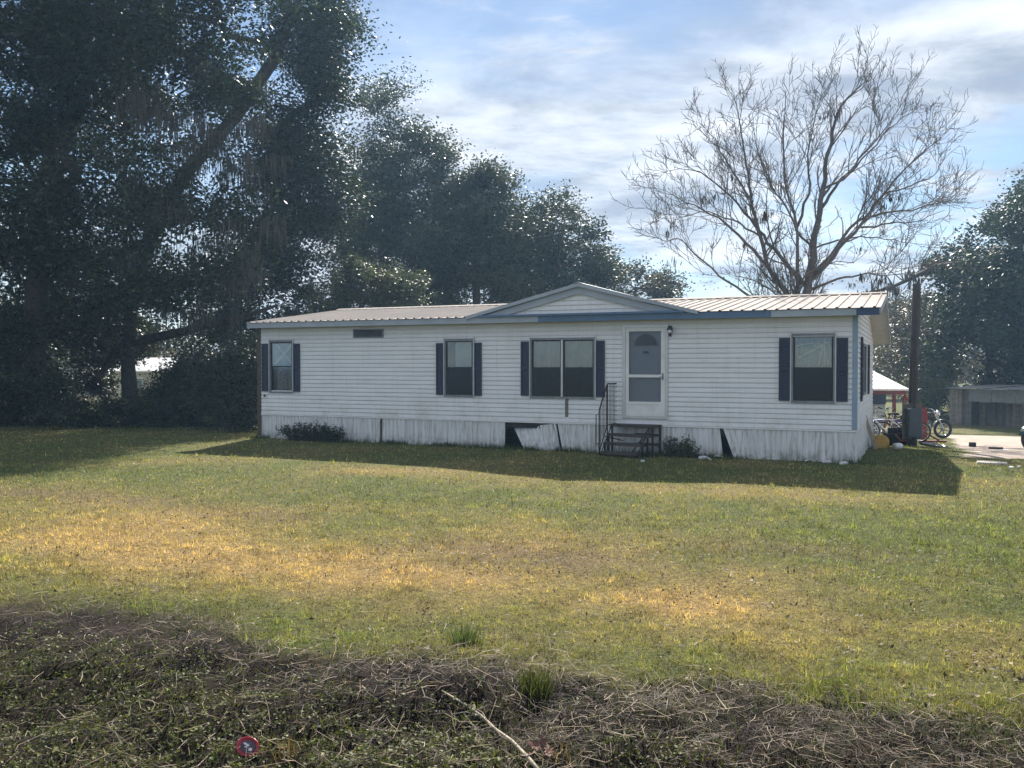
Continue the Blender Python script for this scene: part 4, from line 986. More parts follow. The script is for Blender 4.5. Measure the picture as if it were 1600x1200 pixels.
# travel trailer
b = at_depth(84, 640, 46); z = gz(b[0], b[1])
tv = empty('travel_trailer', (b[0], b[1], z), R(4), label='pale travel trailer with tan skirt glimpsed between the oak trunks', cat='trailer')
m = MB(); m.prism([(0, 0.55), (2.0, 0.55), (2.25, 0.9), (2.2, 1.9), (1.9, 2.35), (0.25, 2.35), (0.0, 2.0)], 'y', 0, 2.2); m.build('body', 'pale_wall', tv, bevel=0.03)
MB().box(0.02, 2.0, -0.012, -0.002, 0.56, 0.86).build('lower_band', 'tan_wall', tv)
f = MB().box(0.3, 1.25, -0.03, -0.002, 1.15, 1.8).build('window', 'steel_grey', tv); MB().box(0.36, 1.19, -0.04, -0.0302, 1.2, 1.75).build('pane', 'window_glass', f)
for x in (0.75, 1.35): wheel(tv, (x, 0.12, 0.31), 0.31, 0.08, 'wheel', 5, True)
MB().tube([(2.2, 1.1, 0.5), (3.2, 1.1, 0.5), (3.25, 1.1, 0.15)], 0.05, 6).build('tow_bar', 'iron', tv)
# ================================================================== TREES
def in_poly(x, y, P):
    P = np.asarray(P, float); inside = np.zeros(np.shape(x), bool); j = len(P) - 1
    for i in range(len(P)):
        xi, yi, xj, yj = *P[i], *P[j]
        c = ((yi > y) != (yj > y)) & (x < (xj - xi) * (y - yi) / (yj - yi + 1e-12) + xi); inside ^= c; j = i
    return inside
def poly_points(P, n, Y0, Y1, r, holes=(), jit=0.0):
    """points spread through the crown whose outline from the road is P, between two depths"""
    P = np.asarray(P, float); lo, hi = P.min(0), P.max(0); out = []
    while len(out) < n:
        x, y = r.uniform(lo[0], hi[0]), r.uniform(lo[1], hi[1])
        if not in_poly(np.array(x), np.array(y), P): continue
        if any((x - hx) ** 2 + (y - hy) ** 2 < hr * hr for hx, hy, hr in holes): continue
        q = at_depth(x, y, r.uniform(Y0, Y1)); out.append(q)
    return np.array(out)
def tube_np(polys, sides):
    """many tapered polylines -> vertices, quads. polys: list of (pts k x 3, radii k)"""
    VV, FF, b = [], [], 0; ang = np.arange(sides) * 2 * math.pi / sides; ca, sa = np.cos(ang), np.sin(ang)
    for pts, rad in polys:
        k = len(pts); t = np.empty_like(pts); t[1:-1] = pts[2:] - pts[:-2]; t[0] = pts[1] - pts[0]; t[-1] = pts[-1] - pts[-2]
        t /= np.linalg.norm(t, axis=1, keepdims=True) + 1e-9
        ref = np.array([1.0, 0, 0]) if abs(t[0][0]) < 0.8 else np.array([0, 1.0, 0])
        u = np.cross(t, ref); u /= np.linalg.norm(u, axis=1, keepdims=True) + 1e-9; w = np.cross(t, u)
        ring = pts[:, None, :] + (u[:, None, :] * ca[None, :, None] + w[:, None, :] * sa[None, :, None]) * np.asarray(rad)[:, None, None]
        VV.append(ring.reshape(-1, 3)); I = b + np.arange(k * sides).reshape(k, sides); J = np.roll(I, -1, 1)
        FF.append(np.stack([I[:-1], J[:-1], J[1:], I[1:]], -1).reshape(-1, 4)); b += k * sides
    return np.concatenate(VV), np.concatenate(FF)
def leaves_np(C, size, r, flat=0.35, aspect=0.5):
    """diamond leaves at points C"""
    n = len(C); d = r.normal(size=(n, 3)); d[:, 2] *= 0.6; d /= np.linalg.norm(d, axis=1, keepdims=True)
    nm = r.normal(size=(n, 3)); nm[:, 2] = np.abs(nm[:, 2]) + flat; s = np.cross(d, nm); s /= np.linalg.norm(s, axis=1, keepdims=True) + 1e-9
    L = (size * r.uniform(0.65, 1.35, n))[:, None]; W = L * aspect
    V = np.stack([C - d * L * 0.5, C + s * W * 0.5, C + d * L * 0.5, C - s * W * 0.5], 1).reshape(-1, 3)
    return V, np.arange(4 * n).reshape(n, 4)
def bez(a, b, r, up=0.25, k=5, wob=0.08):
    a, b = np.asarray(a, float), np.asarray(b, float); L = np.linalg.norm(b - a); m = (a + b) / 2 + np.array([0, 0, up * L]) * 0.5 + r.normal(size=3) * wob * L
    t = np.linspace(0, 1, k)[:, None]; return (1 - t) ** 2 * a + 2 * t * (1 - t) * m + t * t * b

def leafy_tree(name, label, cat, base, trunks, clumps, nleaf, lsize, cols, seed, clump_r=1.0, trunk_r=0.3, moss=0, moss_pts=None, group=None,
               bark='bark', sprays=9, upb=0.22, moss_len=(0.3, 1.2), spread=0.24, twig=0.011, extra_limbs=(), leaf_holes=()):
    r = np.random.default_rng(seed); o = empty(name, tuple(map(float, base)), 0, label=label, cat=cat, group=group); bz = np.asarray(base, float)
    nodes, par = [], []                                   # skeleton
    for tk in trunks:
        prev = -1
        for p in tk:
            nodes.append(np.asarray(p, float)); par.append(prev); prev = len(nodes) - 1
    order = np.argsort(np.linalg.norm(clumps - nodes[len(trunks[0]) - 1], axis=1)); tips = []
    for ci in order:
        c = clumps[ci]; A = np.array(nodes); d = np.linalg.norm(A - c, axis=1) + 0.5 * np.maximum(0, A[:, 2] - c[2] + 0.2)
        d[:max(1, len(trunks[0]) // 2)] += 2.0
        j = int(np.argmin(d)); path = bez(nodes[j], c, r, 0.2, 6, 0.07); prev = j
        for p in path[1:]: nodes.append(p); par.append(prev); prev = len(nodes) - 1
        tips.append(prev)
    cnt = np.zeros(len(nodes))
    for t in tips:
        j = t
        while j >= 0: cnt[j] += 1; j = par[j]
    cnt = np.maximum(cnt, 0.4); tot = cnt[0] if cnt[0] > 1 else cnt.max()
    rad = np.maximum(trunk_r * (cnt / tot) ** 0.62, 0.018)
    ch = [[] for _ in nodes]
    for i, p in enumerate(par):
        if p >= 0: ch[p].append(i)
    polys = []; stack = [i for i, p in enumerate(par) if p < 0]
    starts = [(i, None) for i in stack]
    while starts:
        i, pv = starts.pop(); pts, rr = ([nodes[pv]] if pv is not None else []), ([min(rad[pv], rad[i] * 1.25)] if pv is not None else [])
        while True:
            pts.append(nodes[i]); rr.append(rad[i])
            if not ch[i]: break
            nxt = max(ch[i], key=lambda q: rad[q])
            for q in ch[i]:
                if q != nxt: starts.append((q, i))
            i = nxt
        if len(pts) > 1: polys.append((np.array(pts) - bz, np.array(rr)))
    for pts, rr in extra_limbs: polys.append((np.array(pts) - bz, np.array(rr)))
    for pts, rr in polys[:len(trunks)]: rr[0] *= 1.35
    V, Fq = tube_np(polys, 8); mesh_np('trunk', V, Fq, bark, o, smooth=True)
    # sprays: thin twigs from each clump with leaves round their outer half
    tw, C, K = [], [], []; per = max(1, int(nleaf / (len(clumps) * sprays)))
    for c in clumps:
        cs = clump_r * r.uniform(0.7, 1.25); tone = r.uniform(0, 1)
        for s_ in range(sprays):
            d = r.normal(size=3); d[2] = d[2] * 0.55 + upb; d /= np.linalg.norm(d); e = c + d * cs * r.uniform(0.45, 1.1)
            pth = bez(c, e, r, 0.12, 4, 0.1); tw.append((pth - bz, np.array([twig * 1.6, twig * 1.3, twig, twig * 0.6])))
            m = max(1, int(per * r.uniform(0.5, 1.5))); u = r.uniform(0.35, 1.08, m)[:, None]
            P = pth[0] * (1 - u) + pth[-1] * u + (pth[1] - (pth[0] * 2 + pth[-1]) / 3) * np.sin(u * 3.1) + r.normal(size=(m, 3)) * cs * spread * np.array([1.1, 1.1, 0.75])
            C.append(P); K.append(np.full(m, tone * 0.6 + r.uniform(0, 0.4)))
    V, Fq = tube_np(tw, 3); mesh_np('twigs', V, Fq, bark, o, kind='stuff')
    C = np.concatenate(C); K = np.concatenate(K)
    V, Fq = leaves_np(C - bz, lsize, r); a, b = np.array(cols[0]), np.array(cols[1])
    kk = np.clip(K + r.normal(size=len(K)) * 0.18, 0, 1)[:, None]; tint = a * (1 - kk) + b * kk; tint = tint * r.uniform(0.75, 1.25, (len(K), 1))
    mesh_np('crown', V, Fq, 'leaf', o, tint=np.repeat(tint, 4, 0), kind='stuff')
    if moss:
        src = np.concatenate([np.array(nodes)[len(trunks[0]):], clumps]) if moss_pts is None else moss_pts
        hang_moss(o, src, moss, r, bz, moss_len)
    return o
def hang_moss(o, src, n, r, bz, ml=(0.35, 1.5), name='moss', w0=0.012, kind='stuff', per=(10, 26), tone0=1.0, sp0=1.0):
    VV, TT = [], []
    for i in range(n):
        c = src[r.integers(len(src))] + r.normal(size=3) * np.array([0.25, 0.25, 0.1]); L = r.uniform(*ml); tone = r.uniform(0.7, 1.25) * tone0
        m = r.integers(*per); sp = r.uniform(0.06, 0.20) * sp0
        for s_ in range(m):
            p = c + r.normal(size=3) * np.array([sp, sp, 0.08]); l = L * r.uniform(0.35, 1.1); w = w0 * r.uniform(0.6, 1.5); a = r.uniform(0, math.pi); dx = np.array([math.cos(a), math.sin(a), 0]) * w
            sw = r.normal(size=3) * np.array([0.05, 0.05, 0]) * l; m1 = p - np.array([0, 0, l * 0.5]) + sw; m2 = p - np.array([0, 0, l]) + sw * 1.6
            VV.append([p - dx * 0.5, p + dx * 0.5, m1 + dx, m1 - dx]); VV.append([m1 - dx, m1 + dx, m2 + dx * 0.15, m2 - dx * 0.15]); TT += [tone, tone]
    V = np.array(VV).reshape(-1, 3) - bz; k = len(VV); t = np.repeat(np.array(TT), 4)[:, None] * np.array([0.115, 0.11, 0.095])
    return mesh_np(name, V, np.arange(4 * k).reshape(k, 4), 'moss', o, tint=t, kind=kind)

r = np.random.default_rng(21)
def gp(px, py, Y):                     # a foot on the ground at a given depth, under a picture column
    q = at_depth(px, py, Y); return np.array([q[0], q[1], gz(q[0], q[1])])
def line(pts, Y):                      # limb path through picture points; Y may vary along it
    Ys = Y if hasattr(Y, '__len__') else [Y] * len(pts); return [at_depth(a, b, y) for (a, b), y in zip(pts, Ys)]
OAK = ((0.012, 0.024, 0.010), (0.050, 0.072, 0.028)); OAKL = ((0.035, 0.055, 0.018), (0.115, 0.135, 0.050)); HOLES = [(258, 243, 46), (275, 385, 48), (330, 300, 22), (88, 180, 24), (100, 240, 24), (128, 383, 26), (185, 15, 26), (330, 18, 30), (440, 120, 18), (15, 65, 16), (380, 160, 18), (210, 165, 16)]
left = [(-260, -170), (480, -170), (520, -20), (535, 60), (540, 150), (520, 250), (520, 360), (460, 440), (400, 470), (340, 480), (250, 490), (130, 520), (60, 545), (-260, 560)]
allc = np.concatenate([poly_points([(max(-260, min(370, a)), b) for a, b in left], 300, 26, 35, r, HOLES), poly_points([(max(370, a), b) for a, b in left if a > 330], 85, 34, 40, r, HOLES)])
tr1 = [gp(55, 665, 28.5)] + line([(52, 560), (58, 450), (70, 330), (86, 240), (120, 165), (150, 95), (165, 20)], [28.5, 28.5, 28.6, 28.8, 29, 29.3, 29.6])
tr2 = [gp(206, 655, 31)] + line([(200, 570), (205, 470), (240, 360), (290, 270), (370, 180), (430, 90), (460, 10)], [31, 31, 31.2, 32, 34, 35.5, 36.5])
tr3 = [gp(-120, 665, 30)] + line([(-118, 520), (-100, 380), (-90, 240), (-60, 100), (-30, -20)], 30)
mids = np.array([tr1[4], tr2[4], tr3[3]]); own = np.argmin(np.linalg.norm((allc[:, None] - mids[None])[:, :, [0, 2]] * np.array([1.0, 0.5]), axis=2), axis=1)
limb2 = (np.array(line([(205, 535), (240, 528), (290, 517), (335, 506), (385, 494), (430, 478)], [31, 30.8, 30.6, 30.4, 30.2, 30])), np.array([0.20, 0.17, 0.15, 0.13, 0.10, 0.05]))
limb2b = (np.array(line([(150, 592), (165, 575), (185, 548), (200, 530)], [30.2, 30.5, 30.8, 31])), np.array([0.10, 0.11, 0.13, 0.15]))
mossz = poly_points([(140, 60), (420, 90), (440, 300), (400, 480), (200, 540), (40, 520), (0, 420), (120, 250)], 260, 27, 32, r)
G1 = 'live oaks left of the house'
lo1 = leafy_tree('live_oak', 'huge dark live oak with thick forked trunk and hanging moss', 'tree', tr1[0], [tr1], allc[own == 0], 115000, 0.16, OAK, 31, 1.5, 0.36, 190, mossz[mossz[:, 0] < -9.5], G1, sprays=11)
lo2 = leafy_tree('live_oak', 'live oak beside the house with long low horizontal limb and moss curtains', 'tree', tr2[0], [tr2], allc[own == 1], 140000, 0.16, OAK, 32, 1.5, 0.25, 240, mossz[mossz[:, 0] > -12], G1, sprays=11, extra_limbs=(limb2, limb2b))
lo3 = leafy_tree('live_oak', 'live oak partly cut off beyond the forked oak', 'tree', tr3[0], [tr3], allc[own == 2], 30000, 0.17, OAK, 33, 1.7, 0.40, 30, None, G1, sprays=12)

def bg_tree(name, label, poly, n, Y0, Y1, trunk_px, nleaf, ls, cols, seed, cr, trr, group=None, cat='tree', moss=0, sprays=16, upb=0.75, spread=0.15, bark='bark'):
    P_ = np.array(poly, float); Ym = (Y0 + Y1) / 2; ctr = P_.mean(0); P_[:, 1] += np.where(P_[:, 1] < ctr[1], 0.55 * cr * F / Ym, 12)
    c = poly_points(P_, n, Y0, Y1, np.random.default_rng(seed))
    base = gp(trunk_px[0][0], 600, Ym); tk = [base] + line(trunk_px, Ym)
    return leafy_tree(name, label, cat, base, [tk], c, nleaf, ls, cols, seed + 100, cr, trr, moss, None, group, sprays=sprays, bark=bark, upb=upb, spread=spread)
G2 = 'evergreen trees behind the house'
HZ = ((0.030, 0.046, 0.026), (0.085, 0.105, 0.060))
bg_tree('oak_tree', 'tall feathery tree rising right beside the moss draped oaks', [(545, 200), (575, 140), (610, 112), (648, 128), (640, 200), (690, 205), (708, 260), (715, 330), (700, 480), (540, 480), (525, 330)], 84, 46, 52, [(600, 470), (598, 380), (605, 290), (618, 190)], 78000, 0.17, HZ, 41, 1.9, 0.26, G2)
bg_tree('oak_tree', 'hazy grey green tree standing behind the low end of the roof', [(670, 330), (700, 265), (762, 240), (792, 290), (820, 340), (830, 480), (620, 480), (640, 400)], 60, 42, 47, [(745, 480), (742, 400), (750, 320), (758, 280)], 60000, 0.17, HZ, 42, 1.6, 0.20, G2)
bg_tree('oak_tree', 'dense rounded tree rising just behind the dormer gable', [(770, 340), (815, 305), (850, 310), (882, 298), (910, 325), (940, 355), (950, 400), (955, 480), (770, 480)], 60, 46, 52, [(872, 480), (872, 420), (876, 360), (880, 325)], 62000, 0.175, HZ, 43, 1.5, 0.20, G2)
bg_tree('small_tree', 'small brownish tree showing over the roof right of the gable', [(945, 430), (985, 402), (1012, 415), (1050, 430), (1065, 480), (920, 490)], 26, 52, 57, [(992, 490), (992, 450), (994, 420)], 22000, 0.17, ((0.055, 0.060, 0.030), (0.12, 0.105, 0.055)), 44, 1.2, 0.12, G2)
bg_tree('bushy_tree', 'sunlit bushy tree directly behind the left roof end', [(440, 510), (470, 450), (520, 425), (560, 400), (600, 412), (650, 420), (672, 470), (665, 510)], 46, 32.5, 36, [(565, 510), (565, 470), (570, 435)], 40000, 0.12, ((0.038, 0.056, 0.024), (0.115, 0.135, 0.065)), 45, 0.8, 0.12, G2)
bg_tree('live_oak', 'broad dark oak overhanging the weathered plank shed', [(1445, 470), (1475, 400), (1520, 350), (1555, 305), (1600, 285), (1720, 250), (1800, 380), (1790, 600), (1500, 612), (1440, 590)], 125, 47.5, 56, [(1590, 570), (1592, 500), (1600, 430), (1612, 370)], 90000, 0.235, OAK, 46, 1.9, 0.36, None, moss=40)
# leaning limb in front of that oak is part of a thin bare tree
def shrub(name, label, poly, n, Y0, Y1, nleaf, ls, cols, seed, cr, group=None, cat='shrub'):
    c = poly_points(poly, n, Y0, Y1, np.random.default_rng(seed)); Ym = (Y0 + Y1) / 2; xm = float(np.mean([q[0] for q in poly]))
    base = gp(xm, 600, Ym); tk = [base, base + np.array([0, 0, 0.25]), base + np.array([0.05, 0, 0.6])]
    return leafy_tree(name, label, cat, base, [tk], c, nleaf, ls, cols, seed + 100, cr, 0.07, 0, None, group, sprays=9, spread=0.22)
G3 = 'dark shrubs under the oaks'
DK = ((0.016, 0.028, 0.010), (0.050, 0.070, 0.024))
shrub('evergreen_shrub', 'dark evergreen shrub crowding the left end of the house', [(330, 560), (375, 530), (404, 545), (404, 668), (330, 672)], 20, 25.2, 27.5, 26000, 0.10, DK, 51, 0.75, G3)
shrub('evergreen_shrub', 'broad dark shrub beneath the low oak limb', [(248, 612), (290, 578), (345, 570), (350, 668), (248, 672)], 22, 27, 29.5, 26000, 0.10, DK, 52, 0.8, G3)
shrub('evergreen_shrub', 'black shadowed thicket at the foot of the forked oak', [(-60, 560), (20, 548), (88, 570), (84, 676), (-60, 680)], 30, 26, 30, 28000, 0.11, DK, 53, 0.9, G3)
shrub('evergreen_shrub', 'low dark brush in front of the travel trailer', [(84, 640), (170, 634), (250, 640), (250, 672), (84, 676)], 18, 27, 29, 22000, 0.09, DK, 54, 0.55, G3)
shrub('evergreen_shrub', 'tall dark shrub between the two oak trunks', [(140, 600), (165, 560), (185, 570), (190, 640), (140, 650)], 8, 30, 32, 8000, 0.11, DK, 55, 0.7, G3)
shrub('evergreen_shrub', 'dense backdrop thicket far behind the forked oak', [(-90, 480), (40, 470), (86, 540), (88, 645), (-90, 650)], 30, 36, 42, 26000, 0.16, DK, 58, 1.3, G3)
shrub('evergreen_shrub', 'dense backdrop thicket behind the low limb oak', [(300, 500), (380, 470), (470, 470), (470, 640), (300, 640)], 30, 36, 41, 26000, 0.16, DK, 59, 1.3, G3)
shrub('evergreen_shrub', 'overhanging dark foliage above the far cream house', [(100, 545), (150, 500), (230, 500), (240, 560), (110, 580)], 22, 34, 39, 20000, 0.15, DK, 60, 1.1, G3)
# brush behind the service pole
shrub('scrub_thicket', 'tangled grey brown scrub behind the service pole', [(1368, 480), (1410, 452), (1450, 460), (1475, 520), (1478, 620), (1366, 600)], 34, 52, 62, 26000, 0.17, ((0.075, 0.068, 0.045), (0.17, 0.15, 0.10)), 56, 1.5)
shrub('scrub_thicket', 'sunlit green scrub between pole and plank shed', [(1428, 600), (1445, 570), (1480, 580), (1492, 655), (1430, 660)], 14, 49, 52, 14000, 0.15, ((0.06, 0.085, 0.025), (0.15, 0.17, 0.06)), 57, 1.0)

# ------------------------------------------------------------------ the big leafless tree
YB = 31.0
def bare_tree():
    r = np.random.default_rng(77); base = gp(1252, 600, YB); bz = base
    o = empty('bare_tree', tuple(map(float, base)), 0, label='big leafless tree with wide fan of pale branches behind the roof', cat='tree')
    cz = lambda x, y: (980 + (740 + (x - 740) * 0.90) / 2.58, 60 + (1030 + (y - 1030) * (0.865 if y < 1030 else 1)) / 2.58)
    limbs = [([(728, 1120), (722, 1030), (745, 900), (752, 820), (782, 640), (802, 480), (825, 300), (870, 160), (960, 60)], 0.24, 0),
             ([(690, 1180), (635, 1030), (550, 910), (512, 760), (480, 600), (452, 450), (430, 280), (405, 130)], 0.15, 1.2),
             ([(700, 1150), (676, 1030), (682, 850), (676, 700), (622, 510), (610, 300), (628, 80)], 0.12, -1.0),
             ([(712, 985), (620, 880), (540, 770), (470, 680), (380, 570), (250, 460), (130, 440)], 0.10, 1.6),
             ([(550, 910), (430, 770), (330, 670), (200, 610), (75, 540)], 0.075, 2.0),
             ([(660, 1150), (450, 1030), (330, 950), (210, 830), (150, 760), (70, 800)], 0.075, -1.8),
             ([(742, 965), (850, 840), (960, 720), (1060, 570), (1180, 430), (1325, 300)], 0.10, -1.4),
             ([(750, 940), (830, 850), (930, 690), (1060, 650), (1200, 640), (1320, 600), (1440, 585)], 0.085, 1.5),
             ([(735, 1010), (850, 955), (960, 940), (1080, 940), (1180, 930)], 0.065, -0.8),
             ([(780, 640), (860, 520), (960, 400), (1070, 270), (1170, 110)], 0.075, 0.9),
             ([(800, 540), (900, 490), (1000, 370), (1110, 240), (1180, 190)], 0.055, -1.6),
             ([(678, 720), (740, 540), (722, 380), (760, 200), (800, 90)], 0.065, 1.3),
             ([(750, 820), (690, 760), (640, 640), (560, 520), (500, 380), (480, 200)], 0.06, -1.7),
             ([(480, 600), (400, 470), (330, 350), (270, 260)], 0.055, 1.4),
             ([(512, 760), (400, 690), (270, 640), (120, 690)], 0.05, -1.5),
             ([(960, 720), (1090, 700), (1210, 690), (1340, 640)], 0.045, -2.2),
             ([(1060, 570), (1180, 530), (1300, 470), (1340, 400)], 0.045, 2.0),
             ([(752, 820), (880, 770), (1000, 760), (1130, 780), (1240, 800)], 0.045, 2.2)]
    polys, tips = [], []
    def rec(pts, r0, level):
        k = len(pts); rad = np.linspace(r0, max(0.006, r0 * (0.10 if level == 0 else 0.35)), k); polys.append((pts, rad))
        if level >= 3:
            tips.append(pts[-1]); return
        seg = np.linalg.norm(np.diff(pts, axis=0), axis=1); tot = seg.sum(); cum = np.concatenate([[0], np.cumsum(seg)])
        nb = {0: max(5, int(tot / 0.42)), 1: max(3, int(tot / 0.27)), 2: max(2, int(tot / 0.17))}[level]
        for b in range(nb):
            f = r.uniform(0.22 if level == 0 else 0.15, 0.99); s_ = f * tot; i = min(k - 2, int(np.searchsorted(cum, s_) - 1)); i = max(i, 0)
            u = (s_ - cum[i]) / max(seg[i], 1e-6); p = pts[i] * (1 - u) + pts[i + 1] * u; t = (pts[i + 1] - pts[i]) / max(seg[i], 1e-6)
            side = r.normal(size=3); side -= t * side.dot(t); side /= np.linalg.norm(side); a = r.uniform(0.38, 0.85) if level < 2 else r.uniform(0.45, 0.95)
            d = t * math.cos(a) + side * math.sin(a); d[2] += 0.16 if level < 2 else 0.05; d /= np.linalg.norm(d)
            L = {0: r.uniform(0.9, 2.8) * (1.15 - 0.5 * f), 1: r.uniform(0.4, 1.2), 2: r.uniform(0.12, 0.38)}[level]; kk = 5 if level < 2 else 4
            q, cur, dd = [p], p, d
            for s2 in range(kk - 1):
                dd = dd + r.normal(size=3) * 0.20 + np.array([0, 0, 0.10]); dd /= np.linalg.norm(dd); cur = cur + dd * L / (kk - 1); q.append(cur)
            rr = np.interp(f, np.linspace(0, 1, k), rad) * 0.55
            rec(np.array(q), min(max(rr, 0.008), {0: 0.034, 1: 0.017, 2: 0.010}[level]), level + 1)
    for px, r0, dy in limbs:
        n = len(px); P = np.array([at_depth(*cz(a, b), YB + dy * i / (n - 1)) for i, (a, b) in enumerate(px)])
        if r0 > 0.1 or px[0][1] > 1100: P = np.concatenate([[base + np.array([(P[0][0] - base[0]) * 0.5, 0, -0.1])], P])
        t = np.linspace(0, 1, len(P)); tt = np.linspace(0, 1, 3 * len(P))      # soften the bends
        P2 = np.stack([np.interp(tt, t, P[:, c]) for c in range(3)], 1); P2[1:-1] = (P2[:-2] + P2[1:-1] * 2 + P2[2:]) / 4 + r.normal(size=(len(P2) - 2, 3)) * 0.025
        rec(P2, r0 * 0.82, 0)
    big = [p for p in polys if p[1][0] > 0.03]; small = [p for p in polys if p[1][0] <= 0.03]
    V, Fq = tube_np([(p - bz, q) for p, q in big], 8); mesh_np('trunk', V, Fq, 'bark_pale', o, smooth=True)
    V, Fq = tube_np([(p - bz, q) for p, q in small], 3); mesh_np('twigs', V, Fq, 'bark_pale', o, kind='stuff')
    for px, py, n, L in ((1205, 285, 2, .7), (1310, 182, 2, .6), (1283, 180, 1, .5), (1200, 335, 2, .8), (1088, 305, 2, .5), (1110, 300, 1, .4), (1142, 268, 1, .4), (1052, 362, 1, .6), (1045, 352, 1, .5), (1155, 380, 1, .4),
                         (1405, 313, 3, .5), (1404, 300, 1, .4), (1042, 405, 1, .6), (1216, 318, 1, .5), (1360, 430, 3, .4), (1375, 432, 3, .5), (1314, 450, 1, .3), (1345, 392, 1, .25)):
        q = at_depth(px, py, YB + r.uniform(-0.6, 0.6)); hang_moss(o, q[None, :] + np.zeros((1, 3)), n, r, bz, (L * 0.45, L * 0.65), name='moss_clump', w0=0.016, kind='stuff', per=(13, 20), tone0=0.6, sp0=0.55)
    # a few brown leaves still hanging low in the tree
    C = poly_points([(1160, 400), (1250, 350), (1330, 420), (1400, 450), (1180, 456), (1020, 455)], 240, YB - 2, YB + 2, r)
    V, Fq = leaves_np(C - bz, 0.10, r); mesh_np('dead_leaves', V, Fq, 'leaf', o, tint=np.repeat(np.array([[0.10, 0.07, 0.045]]) * r.uniform(0.6, 1.4, (len(C), 1)), 4, 0), kind='stuff')
bare_tree()
# low limb that reaches from the right-hand oak towards the roof
P = np.array(line([(1362, 456), (1395, 448), (1430, 432), (1460, 416), (1500, 412), (1545, 420)], [47, 47.4, 48, 48.6, 49.4, 51])); base = gp(1545, 600, 51)
P = np.concatenate([P, [base + np.array([0.1, 0.1, 2.4]), base + np.array([0, 0, -0.1])]]); ob = empty('crooked_tree', tuple(base), 0, label='thin crooked tree whose bare limb arches toward the roof', cat='tree')
polys = [(P - base, np.array([0.05, 0.09, 0.11, 0.13, 0.15, 0.17, 0.21, 0.26]))]; r2 = np.random.default_rng(9)
for i in range(46):
    j = r2.integers(0, 4); a = P[j] * 0.5 + P[j + 1] * 0.5 if r2.random() < .5 else P[j]; d = r2.normal(size=3) * np.array([0.8, 0.8, 0.9]); e = a + d * r2.uniform(0.4, 1.3); polys.append((bez(a, e, r2, 0.2) - base, np.linspace(0.03, 0.01, 5)))
V, Fq = tube_np(polys, 6); mesh_np('trunk', V, Fq, 'bark', ob, smooth=True); hang_moss(ob, P[:4], 26, r2, base, (0.3, 0.8), name='moss', w0=0.03)

# ------------------------------------------------------------------ far woods beyond everything
r = np.random.default_rng(8); C, K, T = [], [], []
for i in range(150):
    a = -62 + 124 * (i + r.uniform(0, 1)) / 150; D = r.uniform(78, 120); x, y = D * math.sin(R(a)), D * math.cos(R(a)); h = r.uniform(4.5, 7.5); z = gz(x, y); tone = r.uniform(0, 1)
    for c in range(16):
        q = np.array([x, y, z + h * 0.2]) + r.normal(size=3) * np.array([1.7, 1.7, 0]) + np.array([0, 0, r.uniform(0, h * 0.75)]); m = 26
        C.append(q + r.normal(size=(m, 3)) * np.array([0.8, 0.8, 0.65])); K.append(np.full(m, tone))
C = np.concatenate(C); K = np.concatenate(K)[:, None]; V, Fq = leaves_np(C, 0.78, r)
tint = (np.array([0.05, 0.07, 0.03]) * (1 - K) + np.array([0.15, 0.125, 0.08]) * K) * r.uniform(0.6, 1.3, (len(C), 1))
mesh_np('far_woods', V, Fq, 'leaf', None, tint=np.repeat(tint, 4, 0), kind='stuff', label='far off belt of mixed woods behind the yard', cat='woods')
# ================================================================== GRASS, THATCH, LITTER
def blades(name, P, h, w, tint, r, mat='grass_blade', lean=0.5, label=None, cat=None, seg2=False, parent=None):
    n = len(P); a = r.uniform(0, 2 * math.pi, n); s = np.stack([np.cos(a), np.sin(a), np.zeros(n)], 1) * (w[:, None] / 2)
    b = r.uniform(0, 2 * math.pi, n); ln = np.abs(r.normal(size=n)) * lean; tip = np.stack([np.cos(b) * ln, np.sin(b) * ln, np.ones(n)], 1); tip /= np.linalg.norm(tip, axis=1, keepdims=True)
    top = P + tip * h[:, None]
    if seg2:
        midp = P + tip * h[:, None] * 0.55 + np.array([0, 0, 1]) * (h[:, None] * 0.10)
        V = np.stack([P - s, P + s, midp + s * 0.75, midp - s * 0.75], 1).reshape(-1, 3); V2 = np.stack([midp - s * 0.75, midp + s * 0.75, top + s * 0.1, top - s * 0.1], 1).reshape(-1, 3)
        V = np.concatenate([V, V2]); Fq = np.arange(8 * n).reshape(2 * n, 4); t = np.concatenate([np.repeat(tint, 4, 0)] * 2)
        return mesh_np(name, V, Fq, mat, parent, tint=t, kind='stuff', label=label, cat=cat)
    V = np.stack([P - s, P + s, top], 1).reshape(-1, 3); return mesh_np(name, V, np.arange(3 * n).reshape(n, 3), mat, parent, tint=np.repeat(tint, 3, 0), kind='stuff', label=label, cat=cat)
r = np.random.default_rng(99)
def house_mask(x, y):
    q, p = qcoord(x, y) - qcoord(*LC), pcoord(x, y) - 18.49; return (q > -0.02) & (q < HOUSE_L + 0.02) & (p > -0.04) & (p < HOUSE_D)
def lawn_tint(x, y, r):
    n = len(x); d = np.clip(dryness(x, y) + r.normal(size=n) * 0.20, 0, 1)[:, None]; b = np.clip(brownness(x, y) + r.normal(size=n) * 0.12, 0, 1)[:, None]
    g = np.array([0.090, 0.122, 0.028]) * (1 - r.uniform(0, 0.5, (n, 1))) + np.array([0.15, 0.175, 0.04]) * r.uniform(0, 0.5, (n, 1)); s = np.array([0.47, 0.335, 0.145]) * r.uniform(0.55, 1.1, (n, 1)); bb = np.array([0.22, 0.155, 0.095]) * r.uniform(0.6, 1.2, (n, 1))
    c = g * (1 - d) + s * d; c = c * (1 - b) + bb * b
    tuftv = (0.55 + 0.8 * vnoise(x * 6 + 3, y * 6)) * (0.35 + 1.3 * vnoise(x * 21, y * 21 + 8))
    return c * 1.5 * tuftv[:, None]
